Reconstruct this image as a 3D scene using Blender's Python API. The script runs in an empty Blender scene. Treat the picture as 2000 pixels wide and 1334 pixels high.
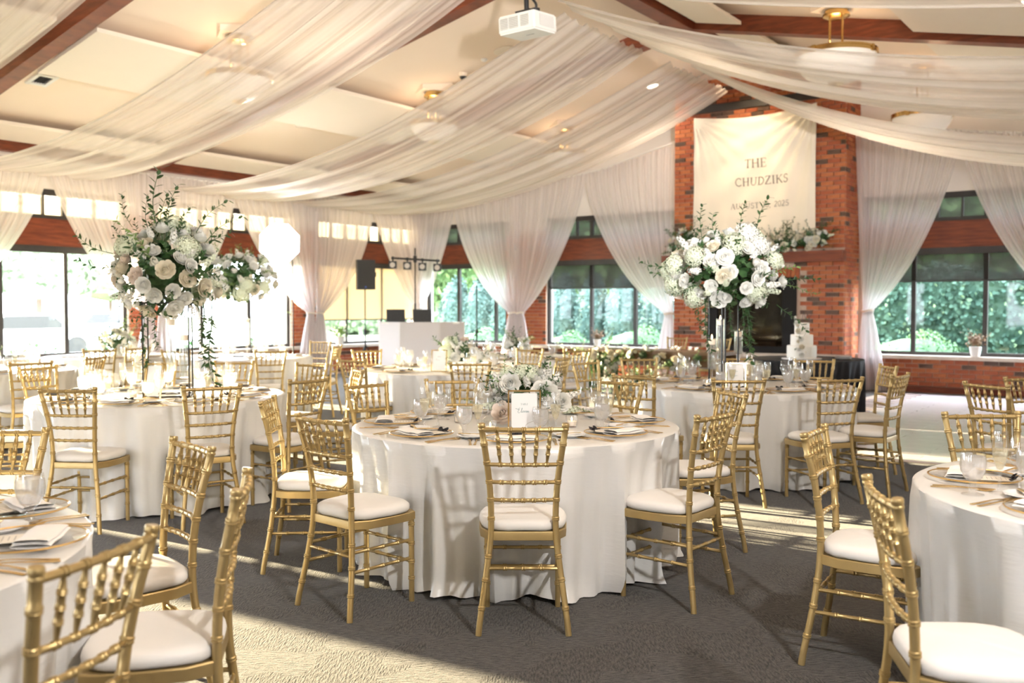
import bpy, bmesh, math, random
from mathutils import Vector, Matrix
PI = math.pi
sin, cos = math.sin, math.cos
rnd = random.Random(7)
scn = bpy.context.scene
COL = scn.collection

# ------------------------------------------------------------------ camera
CAM_H = 1.424
FPX = 1850.0
PITCH = math.atan(67 / FPX)
cd = bpy.data.cameras.new('camera')
cd.sensor_width = 36.0
cd.lens = 36.0 * FPX / 2000
cd.clip_end = 400
cd.dof.use_dof = True
cd.dof.focus_distance = 4.5
cd.dof.aperture_fstop = 2.6
cam = bpy.data.objects.new('camera', cd)
cam.location = (0, 0, CAM_H)
cam.rotation_euler = (PI / 2 - PITCH, 0, 0)
COL.objects.link(cam)
scn.camera = cam

# ------------------------------------------------------------------ world, sun, exposure
wd = bpy.data.worlds.new('sky')
scn.world = wd
wd.use_nodes = True
bg = wd.node_tree.nodes['Background']
bg.inputs[0].default_value = (0.90, 0.945, 1.05, 1)
bg.inputs[1].default_value = 18.0

SUN_DIR = Vector((-0.85, 0.53, 0.150)).normalized()      # towards the sun
sd = bpy.data.lights.new('sun', 'SUN')
sd.energy = 42.0
sd.color = (1.0, 0.78, 0.49)
sd.angle = math.radians(0.6)
sun = bpy.data.objects.new('sun', sd)
sun.rotation_euler = SUN_DIR.to_track_quat('Z', 'Y').to_euler()
COL.objects.link(sun)

fd = bpy.data.lights.new('flash', 'AREA')                  # the photographer's flash on its stand, high at the right
fd.energy = 100.0
fd.color = (1.0, 0.97, 0.93)
fd.shape = 'DISK'
fd.size = 0.22
flash = bpy.data.objects.new('flash', fd)
flash.location = (1.9, 0.0, 3.3)
flash.rotation_euler = (flash.location - Vector((0.1, 6.5, 0.6))).to_track_quat('Z', 'Y').to_euler()
COL.objects.link(flash)

bd = bpy.data.lights.new('ceiling_fill', 'SPOT')            # fill light added to brighten ceiling and far room, aimed upwards
bd.energy = 3000.0
bd.color = (1.0, 0.98, 0.96)
bd.spot_size = math.radians(80)
bd.spot_blend = 0.8
bd.shadow_soft_size = 0.15
fill_spot = bpy.data.objects.new('ceiling_fill', bd)
fill_spot.location = (1.6, 0.3, 2.3)
fill_spot.rotation_euler = Vector((0.13, -0.95, -0.45)).to_track_quat('Z', 'Y').to_euler()
COL.objects.link(fill_spot)

SOFTBOX = 45.0
DOWN_W = 95.0                                            # each ceiling downlight

vs = scn.view_settings
vs.view_transform = 'Standard'
vs.look = 'None'
vs.gamma = 1.0
vs.use_curve_mapping = False
vs.exposure = 0.66
cy = scn.cycles
cy.max_bounces = 7
cy.diffuse_bounces = 4
cy.glossy_bounces = 3
cy.transmission_bounces = 4
cy.transparent_max_bounces = 14
cy.sample_clamp_indirect = 6.0
cy.caustics_reflective = False
cy.caustics_refractive = False
cy.use_denoising = True
cy.use_adaptive_sampling = True
cy.adaptive_threshold = 0.03

# ------------------------------------------------------------------ room frame: s along the gable wall, t along the left wall
K = Vector((-2.22, 22.45, 0))
A = Vector((0.809, -0.588, 0))
B = Vector((-0.588, -0.809, 0))
def R(s, t, z=0.0):
    return K + A * s + B * t + Vector((0, 0, z))
def at(px, py, Y):
    """the point at depth Y on the line of sight through a picture point (2000 x 1334)"""
    dx = (px - 1000) / FPX
    dv = (667 - py) / FPX
    d = Vector((dx, cos(PITCH) + dv * sin(PITCH), -sin(PITCH) + dv * cos(PITCH)))
    return d * (Y / d.y) + Vector((0, 0, CAM_H))
def zceil(s):
    return 4.05 + 0.212 * min(s, 17.2 - s)

# ------------------------------------------------------------------ materials
def mat(name, col, rough=0.5, metal=0.0, spec=0.5, col2=None, scale=10.0, detail=4.0, bump=0.0, bscale=None, stretch=None, emit=None, estr=0.0, sheen=0.0, lo=0.35, hi=0.65):
    m = bpy.data.materials.new(name)
    m.use_nodes = True
    nt = m.node_tree
    p = nt.nodes['Principled BSDF']
    p.inputs['Base Color'].default_value = (*col, 1)
    p.inputs['Roughness'].default_value = rough
    p.inputs['Metallic'].default_value = metal
    p.inputs['Specular IOR Level'].default_value = spec
    if sheen:
        p.inputs['Sheen Weight'].default_value = sheen
    if emit:
        p.inputs['Emission Color'].default_value = (*emit, 1)
        p.inputs['Emission Strength'].default_value = estr
    if col2 or bump:
        tc = nt.nodes.new('ShaderNodeTexCoord')
        mp = nt.nodes.new('ShaderNodeMapping')
        if stretch:
            mp.inputs['Scale'].default_value = stretch
        nt.links.new(tc.outputs['Object'], mp.inputs['Vector'])
        if col2:
            nz = nt.nodes.new('ShaderNodeTexNoise')
            nz.inputs['Scale'].default_value = scale
            nz.inputs['Detail'].default_value = detail
            nt.links.new(mp.outputs[0], nz.inputs['Vector'])
            cr = nt.nodes.new('ShaderNodeValToRGB')
            cr.color_ramp.elements[0].position = lo
            cr.color_ramp.elements[1].position = hi
            cr.color_ramp.elements[0].color = (*col, 1)
            cr.color_ramp.elements[1].color = (*col2, 1)
            nt.links.new(nz.outputs[0], cr.inputs[0])
            nt.links.new(cr.outputs[0], p.inputs['Base Color'])
        if bump:
            nb = nt.nodes.new('ShaderNodeTexNoise')
            nb.inputs['Scale'].default_value = bscale or scale
            nb.inputs['Detail'].default_value = detail
            nt.links.new(mp.outputs[0], nb.inputs['Vector'])
            bp = nt.nodes.new('ShaderNodeBump')
            bp.inputs['Strength'].default_value = bump
            bp.inputs['Distance'].default_value = 0.02
            nt.links.new(nb.outputs[0], bp.inputs['Height'])
            nt.links.new(bp.outputs[0], p.inputs['Normal'])
    return m

def veil(name, col, opacity, trans=0.5, stripes=0.0, freq=60.0):
    """thin woven cloth or mesh: part of the light passes between the threads, part is scattered by them"""
    m = bpy.data.materials.new(name)
    m.use_nodes = True
    nt = m.node_tree
    nt.nodes.remove(nt.nodes['Principled BSDF'])
    out = nt.nodes['Material Output']
    tr = nt.nodes.new('ShaderNodeBsdfTransparent')
    df = nt.nodes.new('ShaderNodeBsdfDiffuse')
    tl = nt.nodes.new('ShaderNodeBsdfTranslucent')
    df.inputs[0].default_value = (*col, 1)
    tl.inputs[0].default_value = (*col, 1)
    m1 = nt.nodes.new('ShaderNodeMixShader')
    m1.inputs[0].default_value = trans
    nt.links.new(df.outputs[0], m1.inputs[1])
    nt.links.new(tl.outputs[0], m1.inputs[2])
    m2 = nt.nodes.new('ShaderNodeMixShader')
    m2.inputs[0].default_value = opacity
    nt.links.new(tr.outputs[0], m2.inputs[1])
    nt.links.new(m1.outputs[0], m2.inputs[2])
    nt.links.new(m2.outputs[0], out.inputs[0])
    if stripes:
        uv = nt.nodes.new('ShaderNodeTexCoord')
        mp = nt.nodes.new('ShaderNodeMapping')
        mp.inputs['Scale'].default_value = (freq, 0.6, 1)
        nt.links.new(uv.outputs['UV'], mp.inputs[0])
        nz = nt.nodes.new('ShaderNodeTexNoise')
        nz.inputs['Scale'].default_value = 1.0
        nz.inputs['Detail'].default_value = 2.0
        nt.links.new(mp.outputs[0], nz.inputs['Vector'])
        mr = nt.nodes.new('ShaderNodeMapRange')
        mr.inputs['From Min'].default_value = 0.3
        mr.inputs['From Max'].default_value = 0.7
        mr.inputs['To Min'].default_value = opacity - stripes
        mr.inputs['To Max'].default_value = min(opacity + stripes, 0.97)
        nt.links.new(nz.outputs[0], mr.inputs[0])
        nt.links.new(mr.outputs[0], m2.inputs[0])
    return m

def glass(name, tint=(1, 1, 1), gloss=1.0, haze=0.0, hazecol=(0.9, 0.93, 0.95)):
    m = bpy.data.materials.new(name)
    m.use_nodes = True
    nt = m.node_tree
    nt.nodes.remove(nt.nodes['Principled BSDF'])
    out = nt.nodes['Material Output']
    tr = nt.nodes.new('ShaderNodeBsdfTransparent')
    tr.inputs[0].default_value = (*tint, 1)
    gl = nt.nodes.new('ShaderNodeBsdfGlossy')
    gl.inputs['Roughness'].default_value = 0.02
    fr = nt.nodes.new('ShaderNodeLayerWeight')
    fr.inputs[0].default_value = 0.5
    pw = nt.nodes.new('ShaderNodeMath')
    pw.operation = 'POWER'
    pw.inputs[1].default_value = 4.0
    nt.links.new(fr.outputs['Facing'], pw.inputs[0])
    mu = nt.nodes.new('ShaderNodeMath')
    mu.operation = 'MULTIPLY_ADD'
    mu.inputs[1].default_value = 0.55 * gloss
    mu.inputs[2].default_value = 0.05 * gloss
    nt.links.new(pw.outputs[0], mu.inputs[0])
    mx = nt.nodes.new('ShaderNodeMixShader')
    nt.links.new(mu.outputs[0], mx.inputs[0])
    nt.links.new(tr.outputs[0], mx.inputs[1])
    nt.links.new(gl.outputs[0], mx.inputs[2])
    last = mx
    if haze:
        df = nt.nodes.new('ShaderNodeBsdfTranslucent')
        df.inputs[0].default_value = (*hazecol, 1)
        d2 = nt.nodes.new('ShaderNodeBsdfDiffuse')
        d2.inputs[0].default_value = (*hazecol, 1)
        m0 = nt.nodes.new('ShaderNodeMixShader')
        m0.inputs[0].default_value = 0.5
        nt.links.new(df.outputs[0], m0.inputs[1])
        nt.links.new(d2.outputs[0], m0.inputs[2])
        m3 = nt.nodes.new('ShaderNodeMixShader')
        m3.inputs[0].default_value = haze
        nt.links.new(mx.outputs[0], m3.inputs[1])
        nt.links.new(m0.outputs[0], m3.inputs[2])
        last = m3
    nt.links.new(last.outputs[0], out.inputs[0])
    return m

M = {}
M['gold'] = mat('gold_paint', (0.50, 0.37, 0.165), 0.36, 0.65, 0.5, col2=(0.44, 0.32, 0.14), scale=7, bump=0.05, bscale=60)
M['brass'] = mat('polished_brass', (0.72, 0.5, 0.2), 0.22, 1.0)
M['gold_rim'] = mat('gold_rim', (0.80, 0.56, 0.24), 0.22, 1.0)
M['cushion'] = mat('ivory_cushion_fabric', (0.78, 0.755, 0.725), 0.6, sheen=0.15, bump=0.06, bscale=5)
M['cloth'] = mat('ivory_satin', (0.75, 0.745, 0.735), 0.30, spec=0.6, bump=0.10, bscale=14, stretch=(1, 1, 5))
M['blackcloth'] = mat('black_table_linen', (0.012, 0.013, 0.016), 0.7, spec=0.3)
M['carpet'] = None
M['plank'] = mat('sheen_pale_parquet', (0.66, 0.61, 0.64), 0.22, spec=0.9, col2=(0.78, 0.72, 0.75), scale=6, stretch=(1, 6, 1), bump=0.03)  # window sheen is put into the pale lilac colour
M['wallpaint'] = mat('cream_wall_paint', (0.84, 0.79, 0.74), 0.8, col2=(0.86, 0.81, 0.76), scale=2)
M['ceil'] = mat('warm_ceiling_paint', (0.92, 0.77, 0.62), 0.85, col2=(0.93, 0.78, 0.64), scale=1.5)
M['panel'] = mat('acoustic_panel', (0.92, 0.82, 0.71), 0.85, col2=(0.93, 0.83, 0.72), scale=3)
M['redwood'] = mat('stained_redwood', (0.13, 0.026, 0.010), 0.38, spec=0.4, col2=(0.22, 0.050, 0.018), scale=3.0, stretch=(1, 1, 9), bump=0.05)
M['beam'] = mat('stained_glulam', (0.15, 0.036, 0.016), 0.4, spec=0.5, col2=(0.25, 0.062, 0.026), scale=4.0, stretch=(1, 1, 6), bump=0.05)
M['frame'] = mat('bronze_window_frame', (0.030, 0.026, 0.026), 0.45, spec=0.5, col2=(0.04, 0.034, 0.032), scale=5)
M['stone'] = mat('limestone_sill', (0.58, 0.50, 0.42), 0.7, col2=(0.66, 0.58, 0.5), scale=12, bump=0.1)
M['mortar'] = mat('brick_mortar', (0.50, 0.37, 0.29), 0.95, col2=(0.58, 0.44, 0.35), scale=30, bump=0.2)
M['brick_a'] = mat('orange_brick', (0.38, 0.115, 0.045), 0.85, spec=0.3, col2=(0.47, 0.16, 0.065), scale=14, bump=0.25)
M['brick_b'] = mat('red_brick', (0.30, 0.078, 0.036), 0.85, spec=0.3, col2=(0.39, 0.11, 0.05), scale=14, bump=0.25)
M['brick_c'] = mat('dark_flashed_brick', (0.085, 0.050, 0.036), 0.8, spec=0.3, col2=(0.14, 0.08, 0.055), scale=14, bump=0.25)
M['pane'] = glass('window_glass', (0.93, 0.96, 0.96), 0.22)
M['glass'] = glass('table_glass', (0.99, 0.99, 0.99), 1.7, haze=0.04)
M['plateglass'] = glass('charger_glass', (0.985, 0.985, 0.985), 1.0, haze=0.03)
M['iced'] = glass('iced_water', (0.97, 0.97, 0.98), 1.6, haze=0.28, hazecol=(0.95, 0.94, 0.93))
M['champagne'] = glass('champagne', (0.985, 0.955, 0.84), 1.3, haze=0.24, hazecol=(0.95, 0.92, 0.78))
M['water'] = glass('clear_water', (0.95, 0.97, 0.97), 1.3, haze=0.12)
M['sheer'] = veil('sheer_white_voile', (0.97, 0.925, 0.93), 0.72, 0.6, 0.16, 42)
M['swag'] = veil('sheer_ceiling_voile', (0.97, 0.92, 0.88), 0.60, 0.50, 0.20, 26)
M['shade_dark'] = veil('dark_mesh_shade', (0.050, 0.044, 0.040), 0.72, 0.3)
M['shade_tan'] = veil('tan_backlit_shade', (0.56, 0.48, 0.35), 0.97, 0.35)  # sun from behind is put into the tan colour
M['shade_cream'] = veil('cream_backlit_shade', (0.72, 0.65, 0.52), 0.95, 0.5)  # backlight is put into the cream colour here too
M['bannercloth'] = mat('white_muslin', (0.84, 0.76, 0.66), 0.8, bump=0.05, bscale=40)
M['ink'] = mat('grey_lettering', (0.20, 0.175, 0.15), 0.6)
M['ink_teal'] = mat('teal_ink', (0.20, 0.31, 0.32), 0.6)
M['ink_pale'] = mat('pale_beige_ink', (0.50, 0.46, 0.41), 0.6)
M['paper'] = mat('white_card', (0.87, 0.87, 0.86), 0.6)
M['paper_ivory'] = mat('ivory_card', (0.82, 0.77, 0.68), 0.6)
M['napkin'] = mat('white_napkin', (0.88, 0.86, 0.84), 0.7, bump=0.05, bscale=80)
M['porcelain'] = mat('white_porcelain', (0.87, 0.88, 0.89), 0.15)
M['butter'] = mat('butter', (0.90, 0.84, 0.66), 0.5)
M['ribbon'] = mat('black_velvet_ribbon', (0.012, 0.012, 0.016), 0.6)
M['black'] = mat('black_plastic', (0.018, 0.018, 0.020), 0.45, col2=(0.024, 0.024, 0.026), scale=20)
M['blackmetal'] = mat('black_metal_rod', (0.02, 0.02, 0.021), 0.4, 0.3)
M['grille'] = mat('speaker_grille', (0.028, 0.027, 0.026), 0.7, col2=(0.045, 0.043, 0.04), scale=160)
M['white'] = mat('white_plastic', (0.84, 0.82, 0.79), 0.4, col2=(0.86, 0.84, 0.81), scale=4)
M['greygrille'] = mat('grey_vent', (0.40, 0.38, 0.36), 0.6)
M['booth'] = veil('white_booth_fabric', (0.80, 0.76, 0.76), 0.93, 0.4)
M['lens'] = mat('lamp_lens', (0.55, 0.50, 0.44), 0.2, emit=(1, 0.86, 0.72), estr=0.05)
M['alabaster'] = mat('alabaster_bowl', (0.86, 0.79, 0.72), 0.4, emit=(1.0, 0.86, 0.72), estr=0.10)  # slight glow added to the bowl, though the pendants are off
M['lamp'] = mat('downlight_lamp', (1, 0.95, 0.85), 0.5, emit=(1.0, 0.88, 0.68), estr=9.0)
M['flame'] = mat('candle_flame', (1, 0.8, 0.5), 0.5, emit=(1.0, 0.72, 0.36), estr=9.0)
M['wax'] = mat('ivory_wax', (0.90, 0.80, 0.68), 0.5, emit=(1.0, 0.7, 0.42), estr=0.12)  # candlelight inside the wax is put in as a weak glow
M['petal_white'] = mat('white_petal', (0.84, 0.84, 0.80), 0.6, sheen=0.1)
M['petal_cream'] = mat('cream_petal', (0.80, 0.74, 0.60), 0.6, sheen=0.1)
M['petal_blush'] = mat('blush_petal', (0.88, 0.77, 0.68), 0.6, sheen=0.1)
M['petal_green'] = mat('green_white_petal', (0.74, 0.80, 0.63), 0.6, sheen=0.1)
M['leaf'] = mat('dark_leaf', (0.025, 0.075, 0.022), 0.5, col2=(0.05, 0.12, 0.035), scale=9)
M['leaf_light'] = mat('fresh_leaf', (0.12, 0.22, 0.06), 0.5, col2=(0.2, 0.3, 0.09), scale=9)
M['icing'] = mat('white_icing', (0.88, 0.86, 0.80), 0.5)
M['headwood'] = mat('walnut_table', (0.10, 0.055, 0.022), 0.4, col2=(0.17, 0.095, 0.04), scale=6, stretch=(1, 8, 1))
M['firebox'] = mat('black_firebox_steel', (0.012, 0.011, 0.011), 0.7, spec=0.2)
M['soot'] = mat('sooty_refractory_brick', (0.05, 0.042, 0.035), 0.9, col2=(0.11, 0.095, 0.08), scale=9)
M['fireglass'] = glass('firebox_glass', (0.72, 0.70, 0.66), 0.5)
M['terracotta'] = mat('white_pot', (0.80, 0.78, 0.75), 0.5)
M['redleaf'] = mat('russet_leaf', (0.16, 0.08, 0.045), 0.7, col2=(0.26, 0.17, 0.09), scale=20)
M['lawn'] = mat('lawn', (0.20, 0.23, 0.13), 0.95, col2=(0.27, 0.29, 0.18), scale=3)
M['paving'] = mat('pale_asphalt', (0.62, 0.61, 0.60), 0.9, col2=(0.70, 0.69, 0.68), scale=1)
M['hedge'] = mat('hedge_leaf', (0.032, 0.070, 0.055), 0.85, spec=0.08, col2=(0.068, 0.125, 0.092), scale=2.5)
M['hedge_pale'] = mat('light_shrub_leaf', (0.075, 0.15, 0.085), 0.85, spec=0.08, col2=(0.13, 0.22, 0.12), scale=3)  # lighter green leaf of the low shrubs and hedges
M['hedge_blue'] = mat('arborvitae_leaf', (0.042, 0.078, 0.070), 0.85, spec=0.08, col2=(0.085, 0.135, 0.118), scale=3)
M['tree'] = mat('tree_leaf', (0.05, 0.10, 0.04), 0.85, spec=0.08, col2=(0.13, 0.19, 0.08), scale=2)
M['tree_pale'] = mat('haze_paled_leaf', (0.13, 0.18, 0.11), 0.8, spec=0.1, col2=(0.20, 0.25, 0.16), scale=2)  # outdoor haze is put into a paler leaf colour
M['bark'] = mat('bark', (0.10, 0.07, 0.05), 0.9)

def carpet_material():
    m = bpy.data.materials.new('charcoal_carpet')
    m.use_nodes = True
    nt = m.node_tree
    p = nt.nodes['Principled BSDF']
    p.inputs['Roughness'].default_value = 0.95
    p.inputs['Specular IOR Level'].default_value = 0.15
    p.inputs['Sheen Weight'].default_value = 0.2
    tc = nt.nodes.new('ShaderNodeTexCoord')
    def noise(scale, detail, stretch=None, rot=0.0):
        mp = nt.nodes.new('ShaderNodeMapping')
        mp.inputs['Rotation'].default_value = (0, 0, rot)
        if stretch:
            mp.inputs['Scale'].default_value = stretch
        nt.links.new(tc.outputs['Object'], mp.inputs[0])
        n = nt.nodes.new('ShaderNodeTexNoise')
        n.inputs['Scale'].default_value = scale
        n.inputs['Detail'].default_value = detail
        nt.links.new(mp.outputs[0], n.inputs['Vector'])
        return n
    patch = noise(2.2, 2)
    s1 = noise(26, 3, (1, 5, 1), 0.6)
    s2 = noise(26, 3, (5, 1, 1), -0.35)
    fine = noise(150, 2)
    gt = nt.nodes.new('ShaderNodeMath')
    gt.operation = 'GREATER_THAN'
    gt.inputs[1].default_value = 0.5
    nt.links.new(patch.outputs[0], gt.inputs[0])
    mx = nt.nodes.new('ShaderNodeMix')
    mx.data_type = 'FLOAT'
    nt.links.new(gt.outputs[0], mx.inputs[0])
    nt.links.new(s1.outputs[0], mx.inputs[2])
    nt.links.new(s2.outputs[0], mx.inputs[3])
    ad = nt.nodes.new('ShaderNodeMath')
    ad.operation = 'MULTIPLY_ADD'
    ad.inputs[1].default_value = 0.45
    nt.links.new(fine.outputs[0], ad.inputs[0])
    nt.links.new(mx.outputs[0], ad.inputs[2])
    cr = nt.nodes.new('ShaderNodeValToRGB')
    cr.color_ramp.elements[0].position = 0.56
    cr.color_ramp.elements[0].color = (0.005, 0.0043, 0.0037, 1)
    cr.color_ramp.elements[1].position = 0.90
    cr.color_ramp.elements[1].color = (0.082, 0.070, 0.060, 1)
    nt.links.new(ad.outputs[0], cr.inputs[0])
    nt.links.new(cr.outputs[0], p.inputs['Base Color'])
    bp = nt.nodes.new('ShaderNodeBump')
    bp.inputs['Strength'].default_value = 0.5
    bp.inputs['Distance'].default_value = 0.01
    nt.links.new(ad.outputs[0], bp.inputs['Height'])
    nt.links.new(bp.outputs[0], p.inputs['Normal'])
    return m
M['carpet'] = carpet_material()

# ------------------------------------------------------------------ mesh builder
class MB:
    def __init__(s):
        s.v, s.f, s.uv = [], [], None
    def add(s, vs, fs):
        o = len(s.v)
        s.v.extend(tuple(p) for p in vs)
        s.f.extend(tuple(i + o for i in f) for f in fs)
    def box(s, c, d, m=None):
        """box of size d centred at c, m an optional 3x3/4x4 turning it about c"""
        x, y, z = d[0] / 2, d[1] / 2, d[2] / 2
        c = Vector(c)
        ps = [Vector(p) for p in ((-x, -y, -z), (x, -y, -z), (x, y, -z), (-x, y, -z), (-x, -y, z), (x, -y, z), (x, y, z), (-x, y, z))]
        if m is not None:
            ps = [m @ p for p in ps]
        s.add([p + c for p in ps], [(0, 3, 2, 1), (4, 5, 6, 7), (0, 1, 5, 4), (1, 2, 6, 5), (2, 3, 7, 6), (3, 0, 4, 7)])
    def tube(s, pts, r, n=8, cap=True):
        pts = [Vector(p) for p in pts]
        if not isinstance(r, (list, tuple)):
            r = [r] * len(pts)
        o = len(s.v)
        up = None
        for i, p in enumerate(pts):
            d = (pts[min(i + 1, len(pts) - 1)] - pts[max(i - 1, 0)])
            if d.length < 1e-9:
                d = Vector((0, 0, 1))
            d.normalize()
            if up is None:
                ref = Vector((0, 0, 1)) if abs(d.z) < 0.9 else Vector((1, 0, 0))
                x = d.cross(ref).normalized()
            else:
                x = (up - d * up.dot(d)).normalized()
            up = x
            y = d.cross(x)
            for k in range(n):
                a = 2 * PI * k / n
                s.v.append(tuple(p + (x * cos(a) + y * sin(a)) * r[i]))
        for i in range(len(pts) - 1):
            for k in range(n):
                a, b = o + i * n + k, o + i * n + (k + 1) % n
                s.f.append((a, b, b + n, a + n))
        if cap:
            s.f.append(tuple(o + k for k in range(n))[::-1])
            e = o + (len(pts) - 1) * n
            s.f.append(tuple(e + k for k in range(n)))
    def lathe(s, prof, n=20, c=(0, 0, 0)):
        o = len(s.v)
        for r, z in prof:
            for k in range(n):
                a = 2 * PI * k / n
                s.v.append((c[0] + r * cos(a), c[1] + r * sin(a), c[2] + z))
        for i in range(len(prof) - 1):
            for k in range(n):
                a, b = o + i * n + k, o + i * n + (k + 1) % n
                s.f.append((a, b, b + n, a + n))
    def disc(s, c, r, n=24, flip=False, nrm=None):
        o = len(s.v)
        ps = [Vector((cos(2 * PI * k / n) * r, sin(2 * PI * k / n) * r, 0)) for k in range(n)]
        if nrm is not None:
            q = Vector((0, 0, 1)).rotation_difference(Vector(nrm))
            ps = [q @ p for p in ps]
        for p in ps:
            s.v.append(tuple(p + Vector(c)))
        t = tuple(range(o, o + n))
        s.f.append(t[::-1] if flip else t)
    def quad(s, a, b, c, d):
        s.add([a, b, c, d], [(0, 1, 2, 3)])
    def grid(s, fn, nu, nv, uv=True):
        o = len(s.v)
        for j in range(nv + 1):
            for i in range(nu + 1):
                s.v.append(tuple(fn(i / nu, j / nv)))
        for j in range(nv):
            for i in range(nu):
                a = o + j * (nu + 1) + i
                s.f.append((a, a + 1, a + nu + 2, a + nu + 1))
        if uv:
            s.uv = [(i / nu, j / nv) for j in range(nv + 1) for i in range(nu + 1)]
    def mesh(s, name, m, smooth=True, angle=0.7):
        me = bpy.data.meshes.new(name)
        me.from_pydata(s.v, [], s.f)
        me.materials.append(m)
        if s.uv and len(s.uv) == len(s.v):
            ul = me.uv_layers.new(name='UVMap')
            for l in me.loops:
                ul.data[l.index].uv = s.uv[l.vertex_index]
        if smooth:
            me.shade_smooth()
            me.set_sharp_from_angle(angle=angle)
        me.update()
        return me
    def obj(s, name, m, parent=None, smooth=True, angle=0.7):
        return link(name, s.mesh(name, m, smooth, angle), parent)

def link(name, me, parent=None, loc=None, rot=None, scale=None):
    o = bpy.data.objects.new(name, me)
    COL.objects.link(o)
    if parent is not None:
        o.parent = parent
    if loc is not None:
        o.location = loc
    if rot is not None:
        o.rotation_euler = rot
    if scale is not None:
        o.scale = (scale,) * 3 if isinstance(scale, (int, float)) else scale
    return o

def tag(o, label=None, cat=None, group=None, kind=None):
    if label: o['label'] = label
    if cat: o['category'] = cat
    if group: o['group'] = group
    if kind: o['kind'] = kind
    return o

def thing(name, label, cat, loc=(0, 0, 0), rz=0.0, group=None):
    o = bpy.data.objects.new(name, None)
    COL.objects.link(o)
    o.empty_display_size = 0.1
    o.location = loc
    o.rotation_euler = (0, 0, rz)
    return tag(o, label, cat, group)

def struct(o):
    o['kind'] = 'structure'
    return o

KIDS = {}
def copy_tree(o, parent=None):
    c = o.copy()
    COL.objects.link(c)
    if parent is not None:
        c.parent = parent
    for ch in KIDS.get(o.name) or list(o.children):
        copy_tree(ch, c)
    return c
def freeze(root):
    """remember the children of a template, so that copying it many times stays quick"""
    for ch in root.children:
        freeze(ch)
    KIDS[root.name] = list(root.children)

def frame_mat(x, y, z):
    return Matrix((x, y, z)).transposed()
WALL_FAR = frame_mat(A, B, Vector((0, 0, 1)))        # x along the gable wall, y into the room
WALL_LEFT = frame_mat(B, A, Vector((0, 0, 1)))       # x along the left wall, y into the room

# ================================================================== SETTING
fl = MB()
fl.quad(R(-0.2, -0.2), R(-0.2, 21), R(18.2, 21), R(18.2, -0.2))
struct(fl.obj('floor', M['carpet']))

# pale parquet dance floor laid on the carpet, its boards one by one
dance = struct(bpy.data.objects.new('floor_dance', None))
COL.objects.link(dance)
pm = MB(); pm.box((0, 0, 0.006), (0.996, 0.158, 0.012)); pmesh = pm.mesh('plank', M['plank'], False)
ang_a = math.atan2(A.y, A.x)
for j in range(44):
    t = 0.55 + (j + .5) * 0.162
    for i in range(7):
        s0 = 10.9 + (i + .5) * 1.0 - (0.5 if j % 2 else 0)
        if s0 < 11.0: continue
        if s0 > 16.9: continue
        link('plank', pmesh, dance, R(s0, t, 0.001), (0, 0, ang_a))
pb = MB()
pb.quad(R(10.75, 0.5, 0.002), R(10.75, 7.7, 0.002), R(17.2, 7.7, 0.002), R(17.2, 0.5, 0.002))
pb.obj('underlay', M['mortar'], dance)

# ---- walls
def wall_piece(mb, horiz, x0, x1, z0, z1, thick=0.22, inner=0.0):
    """slab of wall: horiz 's' on the gable wall, 't' on the left wall; inner = distance of its face into the room"""
    f = (lambda x, y, z: R(x, y, z)) if horiz == 's' else (lambda x, y, z: R(y, x, z))
    ps = [f(x, y, z) for z in (z0, z1) for x, y in ((x0, inner), (x1, inner), (x1, inner - thick), (x0, inner - thick))]
    mb.add(ps, [(0, 1, 5, 4), (1, 2, 6, 5), (2, 3, 7, 6), (3, 0, 4, 7), (4, 5, 6, 7), (3, 2, 1, 0)])

SILL = 0.62
left_bays = [(0.10, 3.14), (3.88, 6.93), (7.50, 10.65), (11.2, 14.3), (14.85, 17.9)]
far_bays = [(0.25, 2.60), (3.65, 6.80), (10.25, 13.30), (13.9, 17.0)]

wl = MB()
wall_piece(wl, 't', -0.2, 21, 3.32, 4.06)
x = -0.2
wm = MB()
for x0, x1 in left_bays + [(21, 21)]:
    wall_piece(wl, 't', x, x0, SILL, 3.32, inner=-0.03)
    x = x1
wall_piece(wl, 't', -0.2, 20, 0.0, SILL - 0.06, inner=-0.03)
wall_left = struct(wl.obj('wall_left', M['wallpaint'], None, False))
wf = MB()
for q in ((-0.2, 8.6, 8.6), (8.6, 17.4, 17.4)):
    pass
def gable(mb):
    y0, y1 = 0.0, -0.22
    top = [(-0.2, zceil(-0.2) + 0.02), (8.6, zceil(8.6) + 0.02), (17.4, zceil(17.4) + 0.02)]
    bot = [(-0.2, 3.32), (8.6, 3.32), (17.4, 3.32)]
    for i in range(2):
        ps = [R(bot[i][0], y, bot[i][1]) if k == 0 else R(top[i][0], y, top[i][1]) for y in (y0, y1) for k in (0, 1)] + \
             [R(bot[i + 1][0], y, bot[i + 1][1]) if k == 0 else R(top[i + 1][0], y, top[i + 1][1]) for y in (y0, y1) for k in (0, 1)]
        mb.add(ps, [(0, 4, 5, 1), (2, 3, 7, 6), (1, 5, 7, 3), (0, 2, 6, 4)])
gable(wf)
x = -0.2
for x0, x1 in far_bays + [(17.4, 17.4)]:
    wall_piece(wf, 's', x, x0, SILL, 3.32, inner=-0.03)
    x = x1
wall_piece(wf, 's', -0.2, 17.4, 0.0, SILL - 0.06, inner=-0.03)
wall_far = struct(wf.obj('wall_far', M['wallpaint'], None, False))

wr = MB()
wr.add([R(s_, t_, z_) for s_ in (17.3, 17.45) for t_, z_ in ((-0.2, 0), (21, 0), (21, 4.1), (-0.2, 4.1))], [(0, 1, 2, 3), (7, 6, 5, 4), (0, 4, 5, 1), (1, 5, 6, 2), (2, 6, 7, 3), (3, 7, 4, 0)])
struct(wr.obj('wall_right', M['wallpaint'], None, False))

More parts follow.
